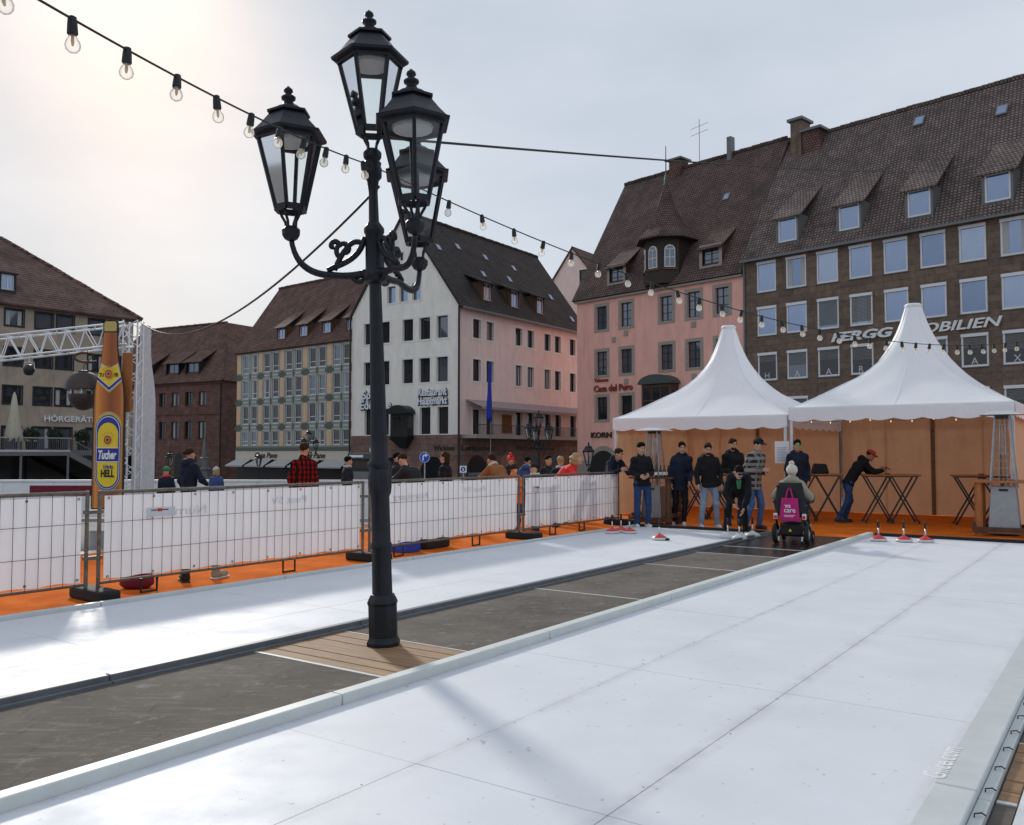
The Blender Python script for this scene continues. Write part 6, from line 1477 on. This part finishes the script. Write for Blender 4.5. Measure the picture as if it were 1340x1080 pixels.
    if glasses:
        gl = MB()
        gs = MB().tube([tuple(hp(sx*.078, 0, .016)) if a else tuple(hp(sx*.066, .088, .016)) for sx, a in ((-1, 1), (-1, 0), (1, 0), (1, 1))], .004*k, 5).build('glasses', M['black_metal'], root)
        for sx in (-1, 1):
            P_ = [hp(sx*.034+.030*math.cos(t), .104-.012*abs(math.cos(t)*.5+.5*sx)*.6, .012+.02*math.sin(t)) for t in np.linspace(0, 6.283, 13)[:-1]]; MB().add([tuple(p) for p in P_]+[tuple(p-Rm@np.array((0, .004, 0))) for p in P_], [tuple(range(12)), tuple(range(23, 11, -1))]+[(i, 12+i, 12+(i+1) % 12, (i+1) % 12) for i in range(12)]).build('lens', M[glasses], gs)
    if scarf: MB().tube([tuple(neck+rt*.085*k*math.cos(t)+fw*.085*k*math.sin(t)+up*(.035+.008*math.sin(3*t))*k) for t in np.linspace(0, 6.283, 25)], .032*k, 8).build('scarf', M[scarf], root, smooth=True)
    return root
GM = 'men standing before the left tent'
# face: 180 looks at the camera; men look down the lane towards the camera / bending man
FRONTHANDS = dict(elL=(-.225, -.05, 1.15), wrL=(-.08, .20, 1.10), elR=(.225, -.05, 1.15), wrR=(.10, .20, 1.08), neck=(.025, .0, 1.50), knL=(-.12, .05, .50))
x, y, _ = LP(17.3, -9.5); p1 = person((x, y, .005), 150, 'man in a navy jacket leaning his arms on the fence end', 1.80, pose=dict(pel=(0, -.22, .93), chest=(0, .02, 1.26), neck=(0, .14, 1.40), elL=(-.27, .22, 1.14), wrL=(-.12, .36, 1.20), elR=(.27, .22, 1.14), wrR=(.10, .40, 1.20), knL=(-.11, -.14, .48), knR=(.11, -.10, .49), anL=(-.12, -.22, .09), anR=(.12, -.1, .09)), top='cloth_navy', legs='denim', hair='hair_brown', hood=True, yaw=-25, pitch=-14, seed=3, trim='zinc', group=GM)
person(AT(840, 18.7, .006), 172, 'man in a black jacket and blue jeans beside the fence end, hands at his belt', 1.81, pose=FRONTHANDS, top='cloth_black', legs='denim', shoe='shoe_white', hair='hair_black', yaw=-20, pitch=-14, seed=4, group=GM)
person(AT(890, 19.2, .006), 190, 'man with moustache in a long navy coat and black trousers', 1.83, top='cloth_navy', legs='cloth_black', shoe='shoe_white', hair='hair_black', coat=.12, hood=True, yaw=-8, pitch=-12, seed=5, group=GM, pose=dict(anL=(-.06, .04, .09), anR=(.16, -.10, .09), knL=(-.09, .06, .5), neck=(-.03, .02, 1.495), pel=(.02, 0, .945), wrL=(-.19, .14, .95)))
person(AT(927, 18.55, .006), 176, 'man in a black hooded jacket and light blue jeans', 1.81, top='cloth_black', legs='denim_light', shoe='grey_plastic', hair='hair_brown', beard=True, hood=True, yaw=6, pitch=-22, seed=6, thick=1.06, group=GM, pose=dict(neck=(.03, .04, 1.485), chest=(.01, .03, 1.33), pel=(-.02, -.03, .94), anL=(-.17, 0, .09), anR=(.19, .06, .09), knL=(-.14, .03, .5), knR=(.14, .03, .5), elL=(-.25, -.03, 1.16), elR=(.25, -.03, 1.16), wrL=(-.25, .05, .93), wrR=(.25, .05, .93)))
person(AT(960, 19.3, .006), 178, 'bearded man in a black hooded jacket behind the bending man', 1.90, top='cloth_black', legs='denim', hair='hair_brown', beard=True, hood=True, yaw=-20, pitch=-12, seed=7, group=GM, pose=FRONTHANDS)
person(AT(987, 18.3, .006), 150, 'man in a grey plaid jacket with dark cap and blue jeans', 1.90, top='plaid_grey', legs='denim_mid', shoe='shoe_dark', hair='hair_black', headgear=('cap', 'cloth_dark'), yaw=-12, pitch=-12, seed=8, hem=.8, thick=1.08, coat=.08, group=GM, pose=dict(FRONTHANDS, neck=(-.04, .03, 1.49), pel=(.03, -.02, .94), anR=(.20, -.06, .09), wrR=(.04, .24, 1.16)))
# bending man
person(AT(963, 16.75, .006), 196, 'man bending down to set an ice stock, black jacket and blue sunglasses', 1.80, pose=dict(pel=(0, -.28, .86), chest=(-.03, .10, 1.08), neck=(-.05, .27, 1.16), head=(-.06, .40, 1.22), elL=(-.22, .32, .82), wrL=(-.14, .42, .55), elR=(.20, .33, .82), wrR=(.06, .38, .64), knL=(-.13, .02, .50), knR=(.17, .0, .50), anL=(-.16, -.12, .09), anR=(.22, -.14, .09)), top='cloth_black', legs='cloth_black', shoe='shoe_white', hair='hair_black', headgear=('band', 'cloth_black'), glasses='lens_blue', yaw=-28, pitch=-30, seed=9, tuck='green_cloth')
person(AT(1043, 19.75, .006), 186, 'man with green mirrored sunglasses in a navy puffer jacket behind the wheelchair', 1.88, top='cloth_navy', legs='denim', hair='hair_black', glasses='lens_green', hood=True, pitch=-4, yaw=4, seed=10, thick=1.06)
# leaning man with cap and phone, seen from his left side, turned to the right
person(AT(1113, 20.05, .006), 92, 'man with a red cap leaning on a bistro table and looking at his phone', 1.80, pose=dict(pel=(0, -.06, .92), chest=(0, .17, 1.27), neck=(0, .30, 1.40), head=(0, .44, 1.52), elL=(-.20, .46, 1.14), wrL=(-.10, .68, 1.19), elR=(.20, .44, 1.14), wrR=(.08, .66, 1.18), knL=(-.09, .0, .48), knR=(.10, -.12, .50), anL=(-.09, -.14, .09), anR=(.09, -.34, .11)), top='cloth_black', legs='denim', shoe='shoe_dark', hair='hair_brown', skin='skin_deep', headgear=('cap', 'red_print'), hood=True, pitch=-28, seed=12)
x, y, _ = AT(1113, 20.05); ph = MB().box(-.036, .036, -.004, .004, -.07, .07).build('phone', M['black_print'], bevel=.004, loc=(x+.83, y-.02, 1.235), rot=(R(60), 0, R(-92))); tag(ph, 'black phone in the hand of the man with the red cap', 'phone')
# ------------------------------------------------------------------ power wheelchair with its user
WX = AT(1034, 15.35, .012); WR = -30.0
wc = empty('power_wheelchair', WX, R(WR), label='black power wheelchair seen from behind on the walkway', cat='wheelchair')
def wheel(x, y, r, w):
    t = MB().tube([(0, (r-w*.42)*math.cos(a), (r-w*.42)*math.sin(a)) for a in np.linspace(0, 6.283, 29)], w*.46, 10).build('wheel', M['rubber_black'], wc, smooth=True, loc=(x, y, r))
    o = MB().cyl((-w*.35, 0, 0), (w*.35, 0, 0), r*.34, n=16)
    for i in range(6): a = 6.283*i/6; o.bar((0, .1*r*math.cos(a), .1*r*math.sin(a)), (0, r*.74*math.cos(a), r*.74*math.sin(a)), w*.4, r*.14, up=(1, 0, 0))
    o.build('rim', M['alu'], t)
for sx in (-1, 1): wheel(sx*.27, 0, .175, .085); wheel(sx*.25, .52, .10, .055)
MB().box(-.19, .19, -.06, .52, .13, .36).build('battery_base', M['black_metal'], wc, bevel=.03); MB().box(-.17, .17, -.10, -.061, .16, .33).build('rear_cover', M['rubber_black'], wc, bevel=.015)
for sx in (-1, 1):
    MB().bar((sx*.22, -.06, .20), (sx*.22, .5, .28), .035, .05).build('side_frame', M['alu'], wc); MB().tube([(sx*.24, -.02, .33), (sx*.24, -.10, .42), (sx*.215, -.05, .60)], .02, 8).build('back_tube', M['black_metal'], wc)
    MB().box(sx*.24-.035, sx*.24+.035, -.135, -.10, .43, .53).build('tail_lamp', M['white_paint'], wc, bevel=.008); MB().box(sx*.24-.026, sx*.24+.026, -.142, -.136, .445, .495).build('reflector', M['red_plastic'], wc)
    MB().box(sx*.29-.03, sx*.29+.03, .0, .36, .70, .745).build('armrest', M['black_metal'], wc, bevel=.012); MB().bar((sx*.29, .03, .70), (sx*.24, .03, .42), .025).build('armrest_post', M['black_metal'], wc)
    MB().tube([(sx*.21, -.07, .98), (sx*.21, -.16, 1.0)], .014, 8).build('push_handle', M['rubber_black'], wc); MB().cyl((sx*.20, -.09, .13), (sx*.20, -.12, .04), .016, n=8).build('anti_tipper', M['alu'], wc); MB().lathe([(.03, -.012), (.03, .012)], 12).build('tipper_wheel', M['rubber_black'], wc, loc=(sx*.20, -.125, .035), rot=(0, R(90), 0))
    MB().bar((sx*.14, .52, .34), (sx*.14, .70, .12), .03).build('legrest_bar', M['black_metal'], wc); MB().box(sx*.13-.08, sx*.13+.08, .62, .84, .08, .10).build('footplate', M['black_metal'], wc)
MB().box(-.23, .23, .0, .47, .46, .56).build('seat', M['rubber_black'], wc, bevel=.03)
bk = MB(); N = 14
for j in range(9):
    z = .50+j*.07; w = .225-.02*max(0, j-5)**1.2*.6
    for i in range(N+1): u = -1+2*i/N; bk.v.append((u*w, -.075+.05*(1-u*u)*0-.03+.055*u*u, z))
bk.f = [(j*(N+1)+i, j*(N+1)+i+1, (j+1)*(N+1)+i+1, (j+1)*(N+1)+i) for j in range(8) for i in range(N)]
o = bk.build('backrest', M['rubber_black'], wc, smooth=True); sm_ = o.modifiers.new('thick', 'SOLIDIFY'); sm_.thickness = .05; sm_.offset = 1
MB().prism([(-.075, .965), (0, 1.0), (.075, .965), (0, .93)], -.128, -.122).build('logo_print', M['grey_plastic'], wc); MB().prism([(-.02, .965), (0, .985), (.02, .965), (0, .945)], -.131, -.1285).build('logo_centre', M['red_plastic'], wc)
MB().prism([(-.03, .22), (.03, .22), (0, .27)], -.108, -.102).build('warning_sticker', M['yellow_print'], wc)
MB().tube([(.31, .33, .745), (.31, .37, .80), (.31, .36, .84)], .02, 8).build('joystick', M['black_metal'], wc)
bg_ = empty('tote_bag', tuple(Vector(WX)+Matrix.Rotation(R(WR), 3, 'Z') @ Vector((.01, -.18, .40))), R(WR), label='magenta cloth bag with white lettering hanging on the wheelchair back', cat='bag')
P_ = [(-.17, .05), (-.14, .0), (.14, .0), (.165, .05), (.135, .40), (-.125, .40)]; mb = MB().prism(P_, -.025, .03); mb.build('bag_body', M['magenta'], bg_, bevel=.012)
MB().tube([(-.06, -.0, .39), (-.03, -.01, .52), (.0, .06, .60), (.03, -.01, .52), (.06, -.0, .39)], .014, 6).build('handle', M['magenta'], bg_)
text('lettering', 'we', .11, M['white_paint'], bg_, (-.075, -.029, .235), (R(90), 0, 0), .002, .0015, width=.10); text('lettering', 'care', .12, M['white_paint'], bg_, (-.085, -.029, .155), (R(90), 0, 0), .002, .0015, width=.19)
for i in range(2): MB().box(-.09, .10-.03*i, -.028, -.0265, .10-.022*i, .108-.022*i).build('small_print', M['white_paint'], bg_)
person((WX[0], WX[1], WX[2]), -WR, 'person in a beige jacket and cream bobble hat sitting in the wheelchair', 1.72, pose=dict(pel=(0, .10, .63), chest=(0, .04, .98), neck=(0, .07, 1.14), head=(.0, .10, 1.30), elL=(-.31, .10, .86), wrL=(-.27, .34, .80), elR=(.31, .10, .86), wrR=(.28, .34, .82), knL=(-.14, .56, .60), knR=(.14, .56, .60), anL=(-.13, .70, .20), anR=(.13, .70, .20)), top='beige_cloth', legs='cloth_dark', shoe='shoe_dark', hair='hair_brown', headgear=('pompom', 'knit'), hood=True, seed=15, thick=1.15, yaw=-6, pitch=-10, detail=True)
# ------------------------------------------------------------------ people beyond the fence
def crowd(px, Y, ytop, face, label, top, **k):
    zt_ = 1.6+(592-ytop)/1150*Y; h = k.pop('h', 1.75); kid = h < 1.5
    zg = max(ground_z(Y), zt_-h) if not kid else zt_-h
    pose = dict(k.pop('pose', {})); lean = k.pop('lean', None)
    gz = ground_z(Y) if Y > 21 else -.16
    hh = zt_-gz
    if not kid: h = min(1.95, max(1.2, hh)) if lean is None else h
    if lean is not None: pose.update(dict(pel=(0, -.2, .90), chest=(0, .05, 1.22), neck=(0, .2, 1.34), elL=(-.27, .30, 1.10), wrL=(-.10, .45, 1.12), elR=(.27, .30, 1.10), wrR=(.12, .45, 1.12), anL=(-.12, -.2, .09), anR=(.12, -.2, .09)))
    return person((*AT(px, Y)[:2], gz if not kid or True else zg), face, label, h if not kid else max(.9, hh), .022, pose, top, legs=k.pop('legs', 'denim'), detail=k.pop('detail', False), group='people beyond the fence', **k)
crowd(248, 18.0, 586, 35, 'woman in a dark navy hooded coat with her back turned beyond the fence', 'cloth_navy', style='bun', hair='hair_brown', hood=True, thick=1.15, coat=.12, seed=21, pose=dict(elR=(.27, .10, 1.17), wrR=(.15, .30, 1.08)))
crowd(219, 20.0, 611, 180, 'child with a green helmet and red scarf beyond the fence', 'cloth_navy', headgear=('helmet', 'green_cloth'), scarf='red_cloth', h=1.2, seed=22, detail=True)
crowd(284, 20.5, 611, 300, 'child with a striped blue hat and navy jacket beyond the fence', 'blue_cloth', headgear=('beanie', 'grey_cloth'), h=1.2, hair='hair_blond', style='long', seed=23)
crowd(398, 16.6, 579, 5, 'person in a red and black plaid shirt seen from behind beyond the fence', 'plaid_red', hair='hair_brown', seed=24, thick=1.05)
crowd(455, 21.0, 597, 60, 'dark-clothed person with a grey scarf left of the lamp post beyond the fence', 'cloth_dark', scarf='grey_cloth', seed=25)
crowd(519, 19.5, 592, 90, 'dark-haired man half hidden behind the lamp post beyond the fence', 'cloth_dark', hair='hair_black', seed=26, beard=True)
crowd(543, 17.8, 597, 300, 'short-haired man in dark jacket bowing his head right of the lamp post', 'cloth_dark', lean=1, h=1.93, hair='hair_brown', seed=27, pitch=-30, yaw=10)
crowd(583, 18.5, 591, 285, 'woman with dark hair and glasses in a black coat beyond the fence', 'cloth_black', hair='hair_brown', style='long', glasses='dark_glass', seed=28, detail=True)
crowd(654, 19.5, 594, 320, 'man in a rust brown jacket with cream collar beyond the fence', 'brown_cloth', scarf='knit', hair='hair_brown', lean=1, h=1.93, seed=29, thick=1.1)
crowd(668, 23.5, 596, 160, 'person with a red and white hat behind the man in rust brown', 'cloth_dark', headgear=('pompom', 'red_cloth'), seed=30, detail=True)
crowd(690, 22.5, 597, 20, 'person in a blue jacket with white hood seen from behind beyond the fence', 'blue_cloth', scarf='white_paint', hood=True, seed=31)
crowd(717, 21.5, 596, 150, 'dark-haired young man facing the camera between the crowd heads', 'cloth_dark', hair='hair_black', seed=32, detail=True, yaw=-15)
crowd(733, 19.8, 597, 25, 'blond person in a dark jacket with a grey scarf beyond the fence', 'cloth_black', scarf='grey_cloth', hair='hair_blond', seed=33)
crowd(737, 18.9, 594, 100, 'person in a bright red jacket with blond ponytail beyond the fence', 'red_cloth', hair='hair_blond', style='bun', lean=1, h=1.95, seed=34, headgear=('furhood', 'hair_blond'), pose={})
crowd(672, 17.6, 607, 30, 'person in an orange jacket low behind the fence', 'orange_cloth', hair='hair_brown', seed=35)
crowd(700, 18.0, 606, 250, 'person with a dark cap and grey hooded jacket low behind the fence', 'cloth_dark', headgear=('cap', 'cloth_dark'), scarf='knit', hair='hair_brown', seed=36)
# shoes of someone sitting behind the fence
for i, (a, b, m_, lab, r_) in enumerate(((6.55, -9.55, 'rubber_black', 'dark boot on the carpet left of the beige shoe behind the fence', 120), (6.95, -9.5, 'beige_cloth', 'beige shoe on the carpet behind the fence', 75))):
    rt = empty('shoe', LP(a, b, .006), R(r_-90), label=lab, cat='shoe', group='shoes behind the fence')
    S_ = Field((-.09, -.09, 0), (.09, .30, .30), .012); S_.cap((0, 0, .05), (0, .19, .045), .05, .045, .02); S_.cap((0, -.01, .22), (0, 0, .06), .05, .05, .03); S_.cut((0, 0, .006), (0, 0, -1)); S_.cut((0, 0, .21), (0, 0, 1))
    mesh_obj('upper', S_.mesh('upper'), M[m_], rt); MB().prism([(-.05, 0), (.05, 0), (.05, .02), (-.05, .02)], -.06, .24).build('sole', M['shoe_white' if i else 'shoe_dark'], rt, bevel=.006)
